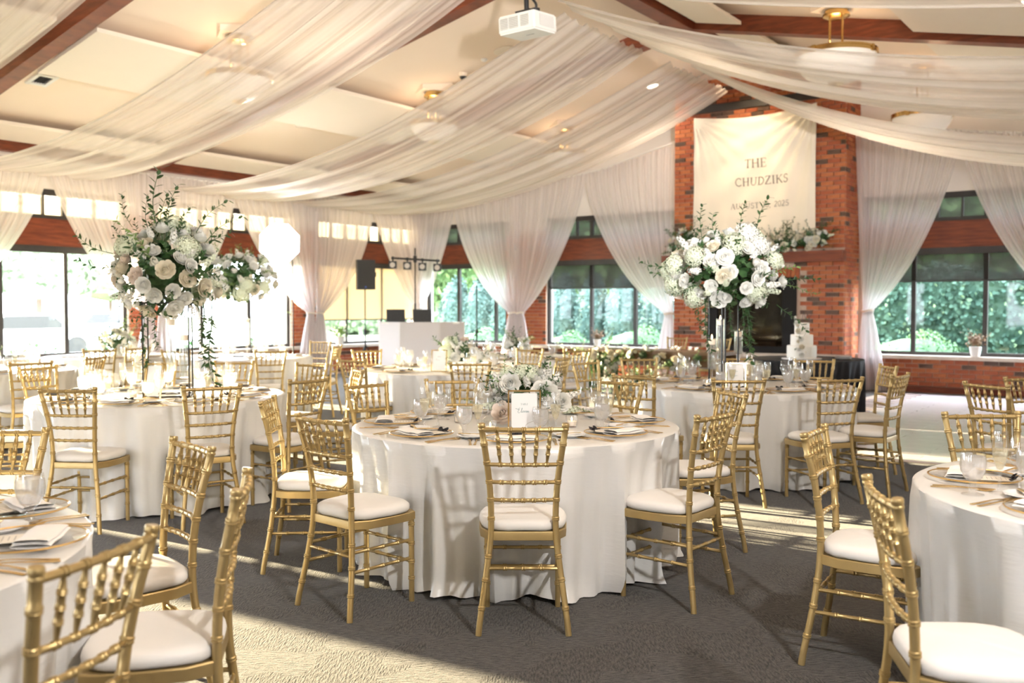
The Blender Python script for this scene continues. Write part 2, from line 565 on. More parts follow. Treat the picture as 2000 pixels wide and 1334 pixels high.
wb = MB()
for s0, s1, z0, z1 in ((-0.2, 17.4, 0, SILL), (-0.2, 17.4, 2.3, 7.0)) + tuple((a, a + 2.75, SILL, 2.3) for a in (-0.2, 3.2, 6.6, 10.0, 13.4, 16.1)):
    wall_piece(wb, 's', s0, s1, z0, z1, 0.2, 21.0)
struct(wb.obj('wall_back', M['wallpaint'], None, False))

# ---- bricks
BL, BH, BP, BC = 0.208, 0.065, 0.220, 0.0745
bkm = MB(); bkm.box((0, 0, 0), (BL, 0.03, BH))
BRICK = {}
for k in 'abc':
    BRICK[k] = bkm.mesh('brick', M['brick_' + k], False)
def brick_kind(r):
    q = r.random()
    return 'c' if q < 0.11 else ('a' if q < 0.52 else 'b')
def lay(horiz, x0, x1, z0, z1, off, r):
    """brick places (x, z, length) of a running bond field"""
    out = []
    rows = int(round((z1 - z0) / BC))
    for j in range(rows):
        z = z0 + (j + 0.5) * BC
        x = x0 - (BP / 2 if j % 2 else 0)
        while x < x1 - 0.02:
            a, b = max(x, x0), min(x + BL, x1)
            if b - a > 0.04:
                out.append(((a + b) / 2, z, b - a))
            x += BP
    return out
def build_bricks(parent, fields, limit, r, skip=None):
    """fields: (horiz, x0, x1, z0, z1, offset into room), first the ones that show largest; past the limit one joined part"""
    n = 0
    rest = {k: MB() for k in 'abc'}
    for horiz, x0, x1, z0, z1, off in fields:
        W = WALL_FAR if horiz == 's' else WALL_LEFT
        rz = math.atan2(W.col[0].y, W.col[0].x)
        places = lay(horiz, x0, x1, z0, z1, off, r)
        for x, z, l in places:
            if skip and skip(x, z, l):
                continue
            k = brick_kind(r)
            o = off + r.uniform(-0.002, 0.002)
            p = R(x, o, z) if horiz == 's' else R(o, x, z)
            if n < limit:
                link('brick', BRICK[k], parent, p, (0, 0, rz), (l / BL, 1, 1))
                n += 1
            else:
                rest[k].box(p, (l, 0.03, BH), W)
    for k in 'abc':
        if rest[k].v:
            o = rest[k].obj('brick', M['brick_' + k], parent, False)
            o['kind'] = 'stuff'

mm = MB()
for x0, x1 in ((0, 7.0), (10.0, 17.2)):
    wall_piece(mm, 's', x0, x1, 0.0, SILL - 0.06, 0.03, 0.002)
for x0, x1 in ((2.60, 3.65), (9.9, 10.25), (13.3, 13.9)):
    wall_piece(mm, 's', x0, x1, SILL, 3.0, 0.03, 0.002)
mm.obj('mortar', M['mortar'], wall_far, False)
build_bricks(wall_far, [('s', 10.2, 15.2, 0.03, SILL - 0.06, 0.0), ('s', 3.02, 3.65, SILL, 1.9, 0.0), ('s', 2.6, 3.02, SILL, 1.2, 0.0), ('s', 0, 6.9, 0.03, SILL - 0.06, 0.0), ('s', 3.02, 3.65, 1.9, 3.0, 0.0), ('s', 2.6, 3.02, 1.2, 3.0, 0.0), ('s', 13.3, 13.9, SILL, 3.0, 0.0)], 300, random.Random(3))
mm = MB()
wall_piece(mm, 't', 0, 14.5, 0.0, SILL - 0.06, 0.03, 0.002)
for x0, x1 in ((3.14, 3.88), (6.93, 7.5), (10.65, 11.2)):
    wall_piece(mm, 't', x0, x1, SILL, 3.0, 0.03, 0.002)
mm.obj('mortar', M['mortar'], wall_left, False)
build_bricks(wall_left, [('t', 3.14, 3.88, SILL, 1.6, 0.0), ('t', 6.93, 7.5, SILL, 1.6, 0.0), ('t', 0, 4.0, 0.03, SILL - 0.06, 0.0), ('t', 3.14, 3.88, 1.6, 3.0, 0.0), ('t', 6.93, 7.5, 1.6, 3.0, 0.0), ('t', 4.0, 12.0, 0.03, SILL - 0.06, 0.0)], 300, random.Random(4))

# ---- sills and baseboards
sl = MB()
wall_piece(sl, 't', -0.1, 20, SILL - 0.06, SILL, 0.36, 0.17)
sl.obj('sill', M['stone'], wall_left, False)
sl = MB()
wall_piece(sl, 's', -0.1, 7.05, SILL - 0.06, SILL, 0.36, 0.17)
wall_piece(sl, 's', 10.18, 17.2, SILL - 0.06, SILL, 0.36, 0.17)
sl.obj('sill', M['stone'], wall_far, False)
bb = MB()
wall_piece(bb, 's', 10.1, 17.2, 0.0, 0.10, 0.05, 0.04)
struct(bb.obj('baseboard_far', M['redwood'], None, False))

# ---- windows
WIN_N = [0]
def window(horiz, x0, x1, mullions, shade=None, shade_bottom=1.86, transom='dark', tmul=3):
    WIN_N[0] += 1
    w = struct(bpy.data.objects.new('window_%d' % WIN_N[0], None))
    COL.objects.link(w)
    def slab(name, a, b, z0, z1, y0, y1, m):
        mb = MB()
        wall_piece(mb, horiz, a, b, z0, z1, y1 - y0, y1)
        return mb.obj(name, m, w, False)
    fy0, fy1 = -0.12, -0.05
    slab('bottom_rail', x0, x1, SILL, SILL + 0.06, fy0, fy1, M['frame'])
    slab('head_rail', x0, x1, 2.30, 2.41, fy0, fy1 + 0.02, M['frame'])
    slab('header_board', x0, x1, 2.41, 2.85, fy0, fy1, M['redwood'])
    slab('transom_rail', x0, x1, 2.85, 2.91, fy0, fy1 + 0.02, M['frame'])
    slab('top_rail', x0, x1, 3.22, 3.32, fy0, fy1 + 0.02, M['frame'])
    xs = [x0 + 0.035] + list(mullions) + [x1 - 0.035]
    for i, xm in enumerate(xs):
        slab('mullion', xm - 0.035, xm + 0.035, SILL + 0.06, 2.30, fy0, fy1, M['frame'])
        slab('mullion', xm - 0.035, xm + 0.035, 2.91, 3.22, fy0, fy1, M['frame'])
    for a, b in zip(xs[:-1], xs[1:]):
        slab('pane', a + 0.035, b - 0.035, SILL + 0.06, 2.30, -0.09, -0.084, M['pane'])
        n = max(1, round((b - a) / 0.42))
        for k in range(n):
            p = a + (b - a) * k / n
            if k:
                slab('glazing_bar', p - 0.015, p + 0.015, 2.91, 3.22, fy0, fy1, M['frame'])
        slab('pane', a + 0.035, b - 0.035, 2.91, 3.22, -0.09, -0.084, M['pane'])
    ts = M['shade_cream'] if transom == 'tan' else M['shade_dark']
    mb = MB()
    wall_piece(mb, horiz, x0 + 0.04, x1 - 0.04, 2.91, 3.22, 0.002, -0.13)
    mb.obj('transom_shade', ts, w, False)
    if shade:
        mb = MB()
        wall_piece(mb, horiz, x0 + 0.04, x1 - 0.04, shade_bottom, 2.32, 0.002, -0.035)
        sh = mb.obj('roller_shade', M['shade_tan'] if shade == 'tan' else M['shade_dark'], w, False)
        slab('shade_bar', x0 + 0.04, x1 - 0.04, shade_bottom - 0.025, shade_bottom, -0.045, -0.025, M['frame'])
    return w
window('t', *left_bays[0], (1.20, 2.28), 'tan', 1.16, 'tan')
window('t', *left_bays[1], (4.90, 5.98), None, 0, 'tan')
window('t', *left_bays[2], (8.58, 9.63), None, 0, 'tan')
window('t', *left_bays[3], (12.2, 13.25), None, 0, 'tan')
window('t', *left_bays[4], (15.9, 16.9), None, 0, 'tan')
window('s', *far_bays[0], (1.19, 2.25), None, 0, 'dark')
window('s', *far_bays[1], (4.74, 5.77), 'dark', 1.83, 'dark')
window('s', *far_bays[2], (11.07, 12.17), 'dark', 1.87, 'dark')
window('s', *far_bays[3], (15.0, 16.0), 'dark', 1.87, 'dark')

# ---- ceiling: two slopes, glulam rafters, hanging panels
cm = MB()
t0, t1 = -0.22, 21.0
for s0, s1 in ((-0.25, 8.6), (8.6, 17.4)):
    lo_ = [R(s, t, zceil(s)) for s, t in ((s0, t0), (s1, t0), (s1, t1), (s0, t1))]
    hi_ = [p + Vector((0, 0, 0.12)) for p in lo_]
    cm.add(lo_ + hi_, [(0, 1, 2, 3), (7, 6, 5, 4), (0, 4, 5, 1), (1, 5, 6, 2), (2, 6, 7, 3), (3, 7, 4, 0)])
ceiling = struct(cm.obj('ceiling', M['ceil'], None, False))
def beam_between(name, p, q, w, h, parent=None, m=None):
    p, q = Vector(p), Vector(q)
    d = (q - p).normalized()
    side = d.cross(Vector((0, 0, 1))).normalized()
    up = side.cross(d)
    mb = MB()
    ps = []
    for c in (p, q):
        for a, b in ((-w / 2, 0), (w / 2, 0), (w / 2, -h), (-w / 2, -h)):
            ps.append(c + side * a + up * b)
    mb.add(ps, [(0, 1, 2, 3), (7, 6, 5, 4), (0, 4, 5, 1), (1, 5, 6, 2), (2, 6, 7, 3), (3, 7, 4, 0)])
    return mb.obj(name, m or M['beam'], parent, False)
for t in (3.5, 7.05, 10.7, 14.3):
    for s0, s1 in ((0.0, 8.6), (17.2, 8.6)):
        beam_between('rafter', R(s0, t, zceil(s0) + 0.01), R(s1, t, zceil(s1) + 0.01), 0.22, 0.25, ceiling)
beam_between('ridge_beam', R(8.6, 0, zceil(8.6) + 0.02), R(8.6, 19, zceil(8.6) + 0.02), 0.26, 0.30, ceiling)
beam_between('wall_plate', R(0.10, 0, 3.98), R(0.10, 19, 3.98), 0.16, 0.16, ceiling)
def ceiling_panel(s0, s1, t0, t1, drop=0.13):
    mb = MB()
    lo_ = [R(s, t, zceil(s) - drop - 0.05) for s, t in ((s0, t0), (s1, t0), (s1, t1), (s0, t1))]
    hi_ = [p + Vector((0, 0, 0.05)) for p in lo_]
    mb.add(lo_ + hi_, [(0, 1, 2, 3), (7, 6, 5, 4), (0, 4, 5, 1), (1, 5, 6, 2), (2, 6, 7, 3), (3, 7, 4, 0)])
    mb.obj('acoustic_panel', M['panel'], ceiling, False)
for ta, tb in ((0.4, 3.25), (3.75, 6.8), (7.3, 10.45), (10.95, 14.0)):
    ceiling_panel(2.75, 4.15, ta, tb)
    ceiling_panel(0.35, 0.95, ta, tb)
    ceiling_panel(11.9, 13.35, ta, tb)
    ceiling_panel(8.85, 9.55, ta, tb)
    ceiling_panel(16.2, 16.9, ta, tb)

# ================================================================== FIREPLACE
FP = 0.80                                              # how far the chimney breast stands into the room
fx0, fx1 = 7.06, 10.17
fire = thing('fireplace', 'tall orange brick fireplace and chimney breast rising to the roof between two windows', 'fireplace', (0, 0, 0))
def frm(s, y, z):
    return R(s, FP + y, z)
box_s0, box_s1, box_z0, box_z1 = 7.80, 9.33, 0.64, 1.90
fb = MB()
def slab_s(mb, a, b, z0, z1, y0, y1):
    wall_piece(mb, 's', a, b, z0, z1, y1 - y0, y1)
for a, b, z0, z1 in ((fx0, box_s0, 0, None), (box_s1, fx1, 0, None), (box_s0, 8.6, box_z1, None), (8.6, box_s1, box_z1, None), (box_s0, box_s1, 0, box_z0)):
    za, zb = (z1, z1) if z1 else (zceil(a) - .03, zceil(b) - .03)
    fb.add([R(a, .004, z0), R(b, .004, z0), R(b, FP - .012, z0), R(a, FP - .012, z0), R(a, .004, za), R(b, .004, zb), R(b, FP - .012, zb), R(a, FP - .012, za)], [(0, 3, 2, 1), (4, 5, 6, 7), (0, 1, 5, 4), (1, 2, 6, 5), (2, 3, 7, 6), (3, 0, 4, 7)])
fb.obj('chimney_core', M['mortar'], fire, False)
r5 = random.Random(5)
def skip_fire(x, z, l):
    return (box_s0 - 0.16 < x < box_s1 + 0.16 and 0.56 < z < box_z1 + 0.22) or (7.0 < x < 10.2 and 2.16 < z < 2.40) or 0.5 < z < 0.6
def fire_fields():
    return [('s', 9.33, fx1, 0.63, 5.4, FP), ('s', fx0, 7.55, 2.6, 5.2, FP), ('s', 7.55, 9.33, 4.55, 5.55, FP), ('s', fx0, 7.80, 0.03, 2.2, FP), ('s', 7.80, 9.33, 1.9, 2.9, FP), ('s', 7.55, 9.33, 2.9, 4.55, FP), ('s', fx0, 7.55, 5.2, 5.5, FP), ('s', 9.33, fx1, 0.03, 0.56, FP)]
build_bricks(fire, fire_fields(), 290, r5, skip_fire)
# side face bricks of the chimney breast, seen as a narrow strip
sf = {k: MB() for k in 'abc'}
SIDE = frame_mat(B, A * -1, Vector((0, 0, 1)))
for j in range(72):
    z = 0.03 + (j + 0.5) * BC
    y = 0.02 - (BP / 2 if j % 2 else 0)
    while y < FP - 0.03:
        a, b = max(y, 0.02), min(y + BL, FP - 0.02)
        if b - a > 0.04:
            for s_ in (fx0, fx1):
                sf[brick_kind(r5)].box(R(s_, (a + b) / 2, z), (b - a, 0.03, BH), SIDE)
        y += BP
for k in 'abc':
    sf[k].obj('brick', M['brick_' + k], fire, False)['kind'] = 'stuff'
# upright bricks framing the firebox
sm_ = MB(); sm_.box((0, 0, 0), (BH, 0.03, BL))
up_mesh = {k: sm_.mesh('brick', M['brick_' + k], False) for k in 'ab'}
n_up = int((box_s1 - box_s0 + 0.3) / BC)
for i in range(n_up):
    link('brick', up_mesh['ab'[i % 2]], fire, R(box_s0 - 0.13 + i * BC, FP, box_z1 + 0.10), (0, 0, ang_a))
fbx = MB()
slab_s(fbx, box_s0, box_s1, box_z0, box_z1, 0.05, 0.10)
slab_s(fbx, box_s0, box_s0 + 0.03, box_z0, box_z1, 0.1, FP - 0.02)
slab_s(fbx, box_s1 - 0.03, box_s1, box_z0, box_z1, 0.1, FP - 0.02)
slab_s(fbx, box_s0, box_s1, box_z0, box_z0 + 0.03, 0.1, FP - 0.02)
slab_s(fbx, box_s0, box_s1, box_z1 - 0.03, box_z1, 0.1, FP - 0.02)
fbx.obj('firebox', M['soot'], fire, False)
ff = MB()
slab_s(ff, box_s0 - 0.06, box_s0 + 0.12, box_z0 - 0.04, box_z1 + 0.04, FP - 0.02, FP + 0.03)
slab_s(ff, box_s1 - 0.20, box_s1 + 0.04, box_z0 - 0.04, box_z1 + 0.04, FP - 0.02, FP + 0.03)
slab_s(ff, box_s0, box_s1, box_z1 - 0.16, box_z1 + 0.04, FP - 0.02, FP + 0.028)
slab_s(ff, box_s0, box_s1, box_z0 - 0.04, box_z0 + 0.10, FP - 0.02, FP + 0.028)
ff.obj('firebox_surround', M['firebox'], fire, False)
fg = MB()
slab_s(fg, box_s0 + 0.12, box_s1 - 0.2, box_z0 + 0.10, box_z1 - 0.16, FP - 0.01, FP - 0.006)
fg.obj('firebox_glass', M['fireglass'], fire, False)
lg = MB()
for k, (sx, dy, zz) in enumerate(((8.3, 0.30, 0.74), (8.6, 0.42, 0.75), (8.9, 0.32, 0.74), (8.55, 0.36, 0.86))):
    lg.tube([R(sx - 0.28, dy + 0.02, zz), R(sx + 0.28, dy - 0.03, zz + 0.02)], [0.055, 0.05], 8)
lg.obj('gas_log', M['bark'], fire)
mt = MB()
slab_s(mt, fx0 - 0.16, fx1 + 0.03, 2.19, 2.37, FP - 0.02, FP + 0.22)
mt.obj('mantel', M['redwood'], fire, False)
hs = MB()
slab_s(hs, fx0, fx1, 0.54, 0.62, FP - 0.1, FP + 0.10)
hs.obj('hearth_ledge', M['stone'], fire, False)
hb = MB()
slab_s(hb, fx0 + 0.3, fx1 - 0.4, 4.93, 5.06, FP - 0.02, FP + 0.06)
hb.obj('trim_bar', M['frame'], fire, False)

# ================================================================== LETTERING (flat print)
GL = {
 'T': (.72, [('l', .36, 0, .36, 1, .13), ('l', 0, .97, .72, .97, .06), ('l', .03, .97, .03, .80, .05), ('l', .69, .97, .69, .80, .05), ('l', .20, .025, .52, .025, .05)]),
 'H': (.86, [('l', .15, 0, .15, 1, .13), ('l', .71, 0, .71, 1, .13), ('l', .15, .5, .71, .5, .055)] + [('l', x - .14, y, x + .14, y, .05) for x in (.15, .71) for y in (.025, .975)]),
 'E': (.66, [('l', .15, 0, .15, 1, .13), ('l', 0, .97, .60, .97, .055), ('l', .15, .51, .50, .51, .055), ('l', 0, .03, .64, .03, .055), ('l', .60, .97, .60, .82, .05), ('l', .64, .03, .64, .19, .05), ('l', .50, .42, .50, .60, .04)]),
 'C': (.82, [('a', .46, .5, .40, .47, 48, 180, .09), ('a', .46, .5, .40, .47, 180, 318, .10), ('l', .73, .86, .73, .70, .05)]),
 'U': (.84, [('l', .15, 1, .15, .32, .13), ('a', .42, .32, .27, .28, 180, 360, .08), ('l', .69, 1, .69, .32, .07), ('l', .01, .975, .29, .975, .05), ('l', .56, .975, .82, .975, .05)]),
 'D': (.84, [('l', .15, 0, .15, 1, .13), ('a', .30, .5, .46, .47, -90, 90, .11), ('l', 0, .97, .32, .97, .055), ('l', 0, .03, .32, .03, .055)]),
 'Z': (.72, [('l', .05, .97, .68, .97, .06), ('l', .64, .97, .06, .03, .13), ('l', .02, .03, .70, .03, .06), ('l', .05, .97, .05, .80, .05), ('l', .70, .03, .70, .2, .05)]),
 'I': (.34, [('l', .17, 0, .17, 1, .13), ('l', .02, .025, .32, .025, .05), ('l', .02, .975, .32, .975, .05)]),
 'K': (.84, [('l', .15, 0, .15, 1, .13), ('l', .17, .45, .68, .98, .06), ('l', .32, .58, .76, .02, .13), ('l', .01, .025, .29, .025, .05), ('l', .01, .975, .29, .975, .05), ('l', .54, .975, .80, .975, .05), ('l', .62, .025, .88, .025, .05)]),
 'S': (.60, [('a', .30, .74, .21, .235, 35, 262, .085), ('a', .29, .26, .24, .245, -145, 82, .10), ('l', .49, .93, .49, .76, .05), ('l', .06, .07, .06, .26, .05)]),
 'A': (.82, [('l', .08, .02, .41, 1, .055), ('l', .41, 1, .72, .02, .13), ('l', .20, .36, .60, .36, .05), ('l', -.02, .025, .22, .025, .05), ('l', .56, .025, .88, .025, .05)]),
 'G': (.86, [('a', .46, .5, .40, .47, 48, 180, .09), ('a', .46, .5, .40, .47, 180, 318, .10), ('l', .76, .10, .76, .44, .10), ('l', .60, .45, .88, .45, .05), ('l', .73, .86, .73, .70, .05)]),
 'B': (.70, [('l', .15, 0, .15, 1, .13), ('a', .28, .745, .26, .225, -90, 90, .10), ('a', .28, .27, .33, .24, -90, 90, .10), ('l', 0, .97, .3, .97, .055), ('l', .15, .51, .3, .51, .05), ('l', 0, .03, .3, .03, .055)]),
 'L': (.64, [('l', .15, 0, .15, 1, .13), ('l', 0, .03, .60, .03, .055), ('l', .60, .03, .60, .22, .05), ('l', .01, .975, .29, .975, .05)]),
 '0': (.60, [('a', .30, .5, .25, .47, 0, 360, .09)]),
 '3': (.54, [('a', .25, .75, .20, .22, -90, 150, .085), ('a', .24, .28, .25, .26, -150, 90, .09)]),
 '2': (.58, [('a', .27, .72, .22, .25, -25, 165, .085), ('l', .47, .62, .04, .05, .09), ('l', .02, .04, .54, .04, .08)]),
 '5': (.54, [('l', .12, .96, .48, .96, .08), ('l', .12, .96, .10, .55, .06), ('a', .22, .32, .27, .28, -140, 115, .09)]),
 ',': (.24, [('l', .12, .06, .06, -.14, .09)]),
 ' ': (.42, []),
}
def letter_quads(text, h, x=0.0, y=0.0, gap=.10):
    """(quads of 2D points, width) for a line of serif capitals of height h"""
    q = []
    cx = x
    for ch in text:
        w, st = GL[ch]
        for s_ in st:
            if s_[0] == 'l':
                _, x0, y0, x1, y1, t = s_
                pts = [(x0 + (x1 - x0) * k / 4, y0 + (y1 - y0) * k / 4) for k in range(5)]
            else:
                _, ax, ay, rx, ry, a0, a1, t = s_
                n = max(6, int(abs(a1 - a0) / 22))
                pts = [(ax + rx * cos(math.radians(a0 + (a1 - a0) * k / n)), ay + ry * sin(math.radians(a0 + (a1 - a0) * k / n))) for k in range(n + 1)]
            for i in range(len(pts) - 1):
                (ax_, ay_), (bx_, by_) = pts[i], pts[i + 1]
                dx, dy = bx_ - ax_, by_ - ay_
                L = math.hypot(dx, dy) or 1
                nx, ny = -dy / L * t / 2, dx / L * t / 2
                q.append([(cx + px * h, y + py * h) for px, py in ((ax_ - nx, ay_ - ny), (bx_ - nx, by_ - ny), (bx_ + nx, by_ + ny), (ax_ + nx, ay_ + ny))])
        cx += (w + gap) * h
    return q, cx - x - gap * h
def spline(pts, n=8):
    out = []
    P = [pts[0]] + list(pts) + [pts[-1]]
    for i in range(1, len(P) - 2):
        p0, p1, p2, p3 = P[i - 1], P[i], P[i + 1], P[i + 2]
        for k in range(n):
            t = k / n
            out.append(tuple(0.5 * (2 * b + (c - a) * t + (2 * a - 5 * b + 4 * c - d) * t * t + (3 * b - a - 3 * c + d) * t ** 3) for a, b, c, d in zip(p0, p1, p2, p3)))
    out.append(tuple(P[-2]))
    return out
SCRIPT = {
 'Eleven': [[(-.75, 1.25), (-.45, 1.22), (-.1, 1.05), (.15, .98)], [(.62, 1.30), (.48, 1.42), (.25, 1.30), (.20, 1.05), (.38, .92), (.46, .90), (.2, .82), (.0, .5), (.02, .12), (.3, 0), (.62, .2), (.85, .5)],
            [(.85, .45), (1.1, .9), (1.22, 1.35), (1.15, 1.42), (1.02, .9), (.98, .2), (1.08, .08), (1.3, .3)],
            [(1.3, .3), (1.5, .45), (1.52, .6), (1.42, .6), (1.35, .3), (1.45, .1), (1.7, .35), (1.78, .58)],
            [(1.72, .58), (1.85, .55), (1.9, .1), (2.1, .55), (2.25, .5)], [(2.25, .38), (2.42, .45), (2.45, .6), (2.36, .6), (2.28, .3), (2.38, .1), (2.6, .35), (2.7, .55)],
            [(2.68, .55), (2.7, .1), (2.82, .5), (2.95, .55), (2.98, .12), (3.15, .3), (3.3, .42)]],
 'Four': [[(-.6, 1.15), (-.2, 1.3), (.5, 1.25), (1.1, 1.4)], [(.5, 1.25), (.35, .7), (.2, .2), (0, 0), (-.2, .15)], [(.1, .7), (.4, .72), (.7, .75)],
          [(1.05, .6), (.85, .5), (.85, .15), (1.02, .1), (1.15, .4), (1.05, .6), (1.3, .55)], [(1.3, .58), (1.3, .2), (1.45, .1), (1.6, .55), (1.62, .15), (1.8, .3)], [(1.8, .3), (1.95, .6), (2.0, .5), (2.15, .55), (2.2, .15), (2.5, .3), (2.9, .5)]],
 'Nine': [[(0, 0), (.2, .7), (.4, 1.3), (.6, .6), (.8, .05), (1.0, .8), (1.2, 1.35)], [(1.3, .55), (1.3, .1), (1.5, .3)], [(1.5, .55), (1.52, .1), (1.65, .5), (1.8, .55), (1.82, .1), (2.0, .3)], [(2.0, .3), (2.2, .45), (2.2, .6), (2.1, .6), (2.02, .3), (2.15, .1), (2.5, .35)]],
}
def script_quads(word, u, x, y, t):
    q = []
    for stroke in SCRIPT[word]:
        pts = [(x + p[0] * u, y + p[1] * u) for p in spline(stroke, 6)]
        for i in range(len(pts) - 1):
            (ax_, ay_), (bx_, by_) = pts[i], pts[i + 1]
            dx, dy = bx_ - ax_, by_ - ay_
            L = math.hypot(dx, dy) or 1
            tt = t * (1.5 if dy < 0 else 0.9)
            nx, ny = -dy / L * tt / 2, dx / L * tt / 2
            q.append([(ax_ - nx, ay_ - ny), (bx_ - nx, by_ - ny), (bx_ + nx, by_ + ny), (ax_ + nx, ay_ + ny)])
    return q

# ---- the cloth banner on the chimney breast
ban_s0, ban_s1, ban_zt, ban_zb = 7.46, 9.70, 4.83, 2.55
def ban_pt(u, v, lift=0.0):
    """u 0..1 across, v 0..1 downwards"""
    s_ = ban_s0 + (ban_s1 - ban_s0) * u
    zt = ban_zt + 0.03 - 0.10 * sin(PI * u)
    bow = 0.02 * sin(PI * v)
    s_ += (0.5 - u) * bow
    z = zt - (zt - ban_zb) * v
    c1 = math.hypot((u - 0.0) * 1.0, v * 1.0)
    c2 = math.hypot((1.0 - u) * 1.0, v * 1.0)
    a1 = math.atan2(v + 1e-6, u + 1e-6)
    a2 = math.atan2(v + 1e-6, 1 - u + 1e-6)
    d = 0.016 * sin(a1 * 24) * math.exp(-c1 * 1.6) * min(1, c1 * 6) + 0.028 * sin(a2 * 22) * math.exp(-c2 * 1.1) * min(1, c2 * 6)
    d += 0.012 * sin(u * 40 + v * 3) * v
    return R(s_, FP + 0.06 + d + lift, z)
bn = thing('banner', 'white cloth wedding banner with grey serif lettering hung on the brick chimney', 'banner', (0, 0, 0))
mb = MB(); mb.grid(ban_pt, 110, 90); mb.obj('cloth', M['bannercloth'], bn)
mb = MB()
bw = ban_s1 - ban_s0; bh = ban_zt - ban_zb
for text, h, uc, vb in (('THE', 0.160, 0.525, 0.405), ('CHUDZIKS', 0.148, 0.575, 0.545), ('AUGUST 30, 2025', 0.100, 0.56, 0.725)):
    q, w = letter_quads(text, h)
    for f in q:
        mb.quad(*[ban_pt(uc - w / bw / 2 + p[0] / bw, vb - p[1] / bh, 0.006) for p in f])
mb.obj('lettering', M['ink'], bn, False)

# ================================================================== DRAPERY
def rod_z(horiz, x):
    if horiz == 't':
        return 3.72
    pts = [(0, 3.75), (5.05, 4.16), (6.9, 4.60), (10.1, 4.56), (12, 4.22), (14, 3.92), (17, 3.6)]
    for (a, za), (b, zb) in zip(pts[:-1], pts[1:]):
        if x <= b:
            return za + (zb - za) * (x - a) / (b - a)
    return pts[-1][1]
TIE = 1.30
def curtain(horiz, outer, inner, label, seed, tie=TIE, group='sheer white curtains tied back at the brick piers'):
    r = random.Random(seed)
    f = (lambda x, y, z: R(x, y, z)) if horiz == 's' else (lambda x, y, z: R(y, x, z))
    dirn = 1 if inner > outer else -1
    n = 15
    ph = [r.uniform(-1, 1) for _ in range(6)]
    nv_up, nv_dn = 34, 14
    def pt(u, v):
        # v 0..0.72 above the tie, then below
        pu = u + 0.012 * sin(u * 9 + ph[0])
        if v <= 0.72:
            k = v / 0.72
            zt = rod_z(horiz, outer + (inner - outer) * u)
            x_e = inner + (outer + dirn * 0.10 - inner) * k ** 1.65
            x_o = outer - dirn * 0.22 + dirn * 0.16 * k
            x = x_o + (x_e - x_o) * pu
            z = zt + (tie - zt) * k - 0.17 * u * sin(PI * k ** 1.6) * (0.4 + 0.6 * k)
            amp = 0.040 * (1 - 0.45 * k)
            y = 0.30 + amp * sin(2 * PI * n * pu + ph[1]) + 0.015 * sin(2 * PI * 5 * pu + ph[2] + 2 * k) + 0.05 * sin(PI * k) * (0.5 + u)
        else:
            k = (v - 0.72) / 0.28
            w = 0.16 + 0.34 * k ** 0.8
            x = outer + dirn * 0.02 + dirn * (pu - 0.5) * w + dirn * 0.08 * k
            z = tie + (0.015 - tie) * k
            y = 0.30 + (0.022 + 0.04 * k) * sin(2 * PI * n * pu + ph[1]) + 0.05 * k * sin(2 * PI * 3 * pu + ph[3])
        return f(x, y, z)
    c = thing('sheer_curtain', label, 'curtain', (0, 0, 0), 0, group)
    mb = MB()
    mb.grid(pt, 120, nv_up + nv_dn)
    mb.obj('curtain_cloth', M['sheer'], c, True, 3.2)
    tb = MB()
    cx = f(outer + dirn * 0.02, 0.30, tie)
    W = WALL_FAR if horiz == 's' else WALL_LEFT
    ring = [cx + W @ Vector((0.085 * cos(a), 0.055 * sin(a), 0.01 * sin(2 * a))) for a in [2 * PI * k / 16 for k in range(17)]]
    tb.tube(ring, 0.02, 6)
    tb.obj('tieback', M['bannercloth'], c)
    return c
curtain('t', 10.95, 9.07, 'sheer curtain cut by the frame edge beside the sunlit left window', 1)
curtain('t', 7.28, 9.07, 'sheer curtain on the sunlit left window, tied behind the tall flowers', 2)
curtain('t', 7.05, 5.50, 'sheer curtain hanging right behind the big tall flower arrangement', 3)
curtain('t', 3.60, 5.50, 'brightest sheer curtain with the low sun behind it', 4)
curtain('t', 3.40, 1.84, 'sheer curtain left of the black loudspeaker, over the tan shade', 5)
curtain('t', 0.16, 1.84, 'sheer curtain between loudspeaker and stage lights, in the corner', 6)
curtain('s', 0.18, 1.38, 'sheer curtain right behind the stage lights and laptops', 7)
curtain('s', 3.00, 1.38, 'sheer curtain right of the booth tied at the middle brick pier', 8)
curtain('s', 3.16, 4.83, 'sheer curtain on the window left of the fireplace, tied at its left pier', 9)
curtain('s', 6.72, 4.83, 'sheer curtain touching the left side of the brick fireplace', 10)
curtain('s', 10.40, 11.84, 'sheer curtain touching the right side of the brick fireplace', 11, 1.36)
curtain('s', 13.55, 11.84, 'sheer curtain at the right frame edge over the garden window', 12)
for horiz, x0, x1 in (('t', -0.05, 12), ('s', -0.05, 6.95), ('s', 10.2, 14.5)):
    rb = MB()
    n = 12
    f = (lambda x, y, z: R(x, y, z)) if horiz == 's' else (lambda x, y, z: R(y, x, z))
    rb.tube([f(x0 + (x1 - x0) * k / n, 0.30, rod_z(horiz, x0 + (x1 - x0) * k / n) + 0.0) for k in range(n + 1)], 0.018, 8)
    o = rb.obj('curtain_rod', M['white'])
    tag(o, {'t': 'white curtain rod along the left window wall', 's': 'white curtain rod left of the brick fireplace' if x0 < 5 else 'white curtain rod right of the brick fireplace'}[horiz], 'curtain rod')

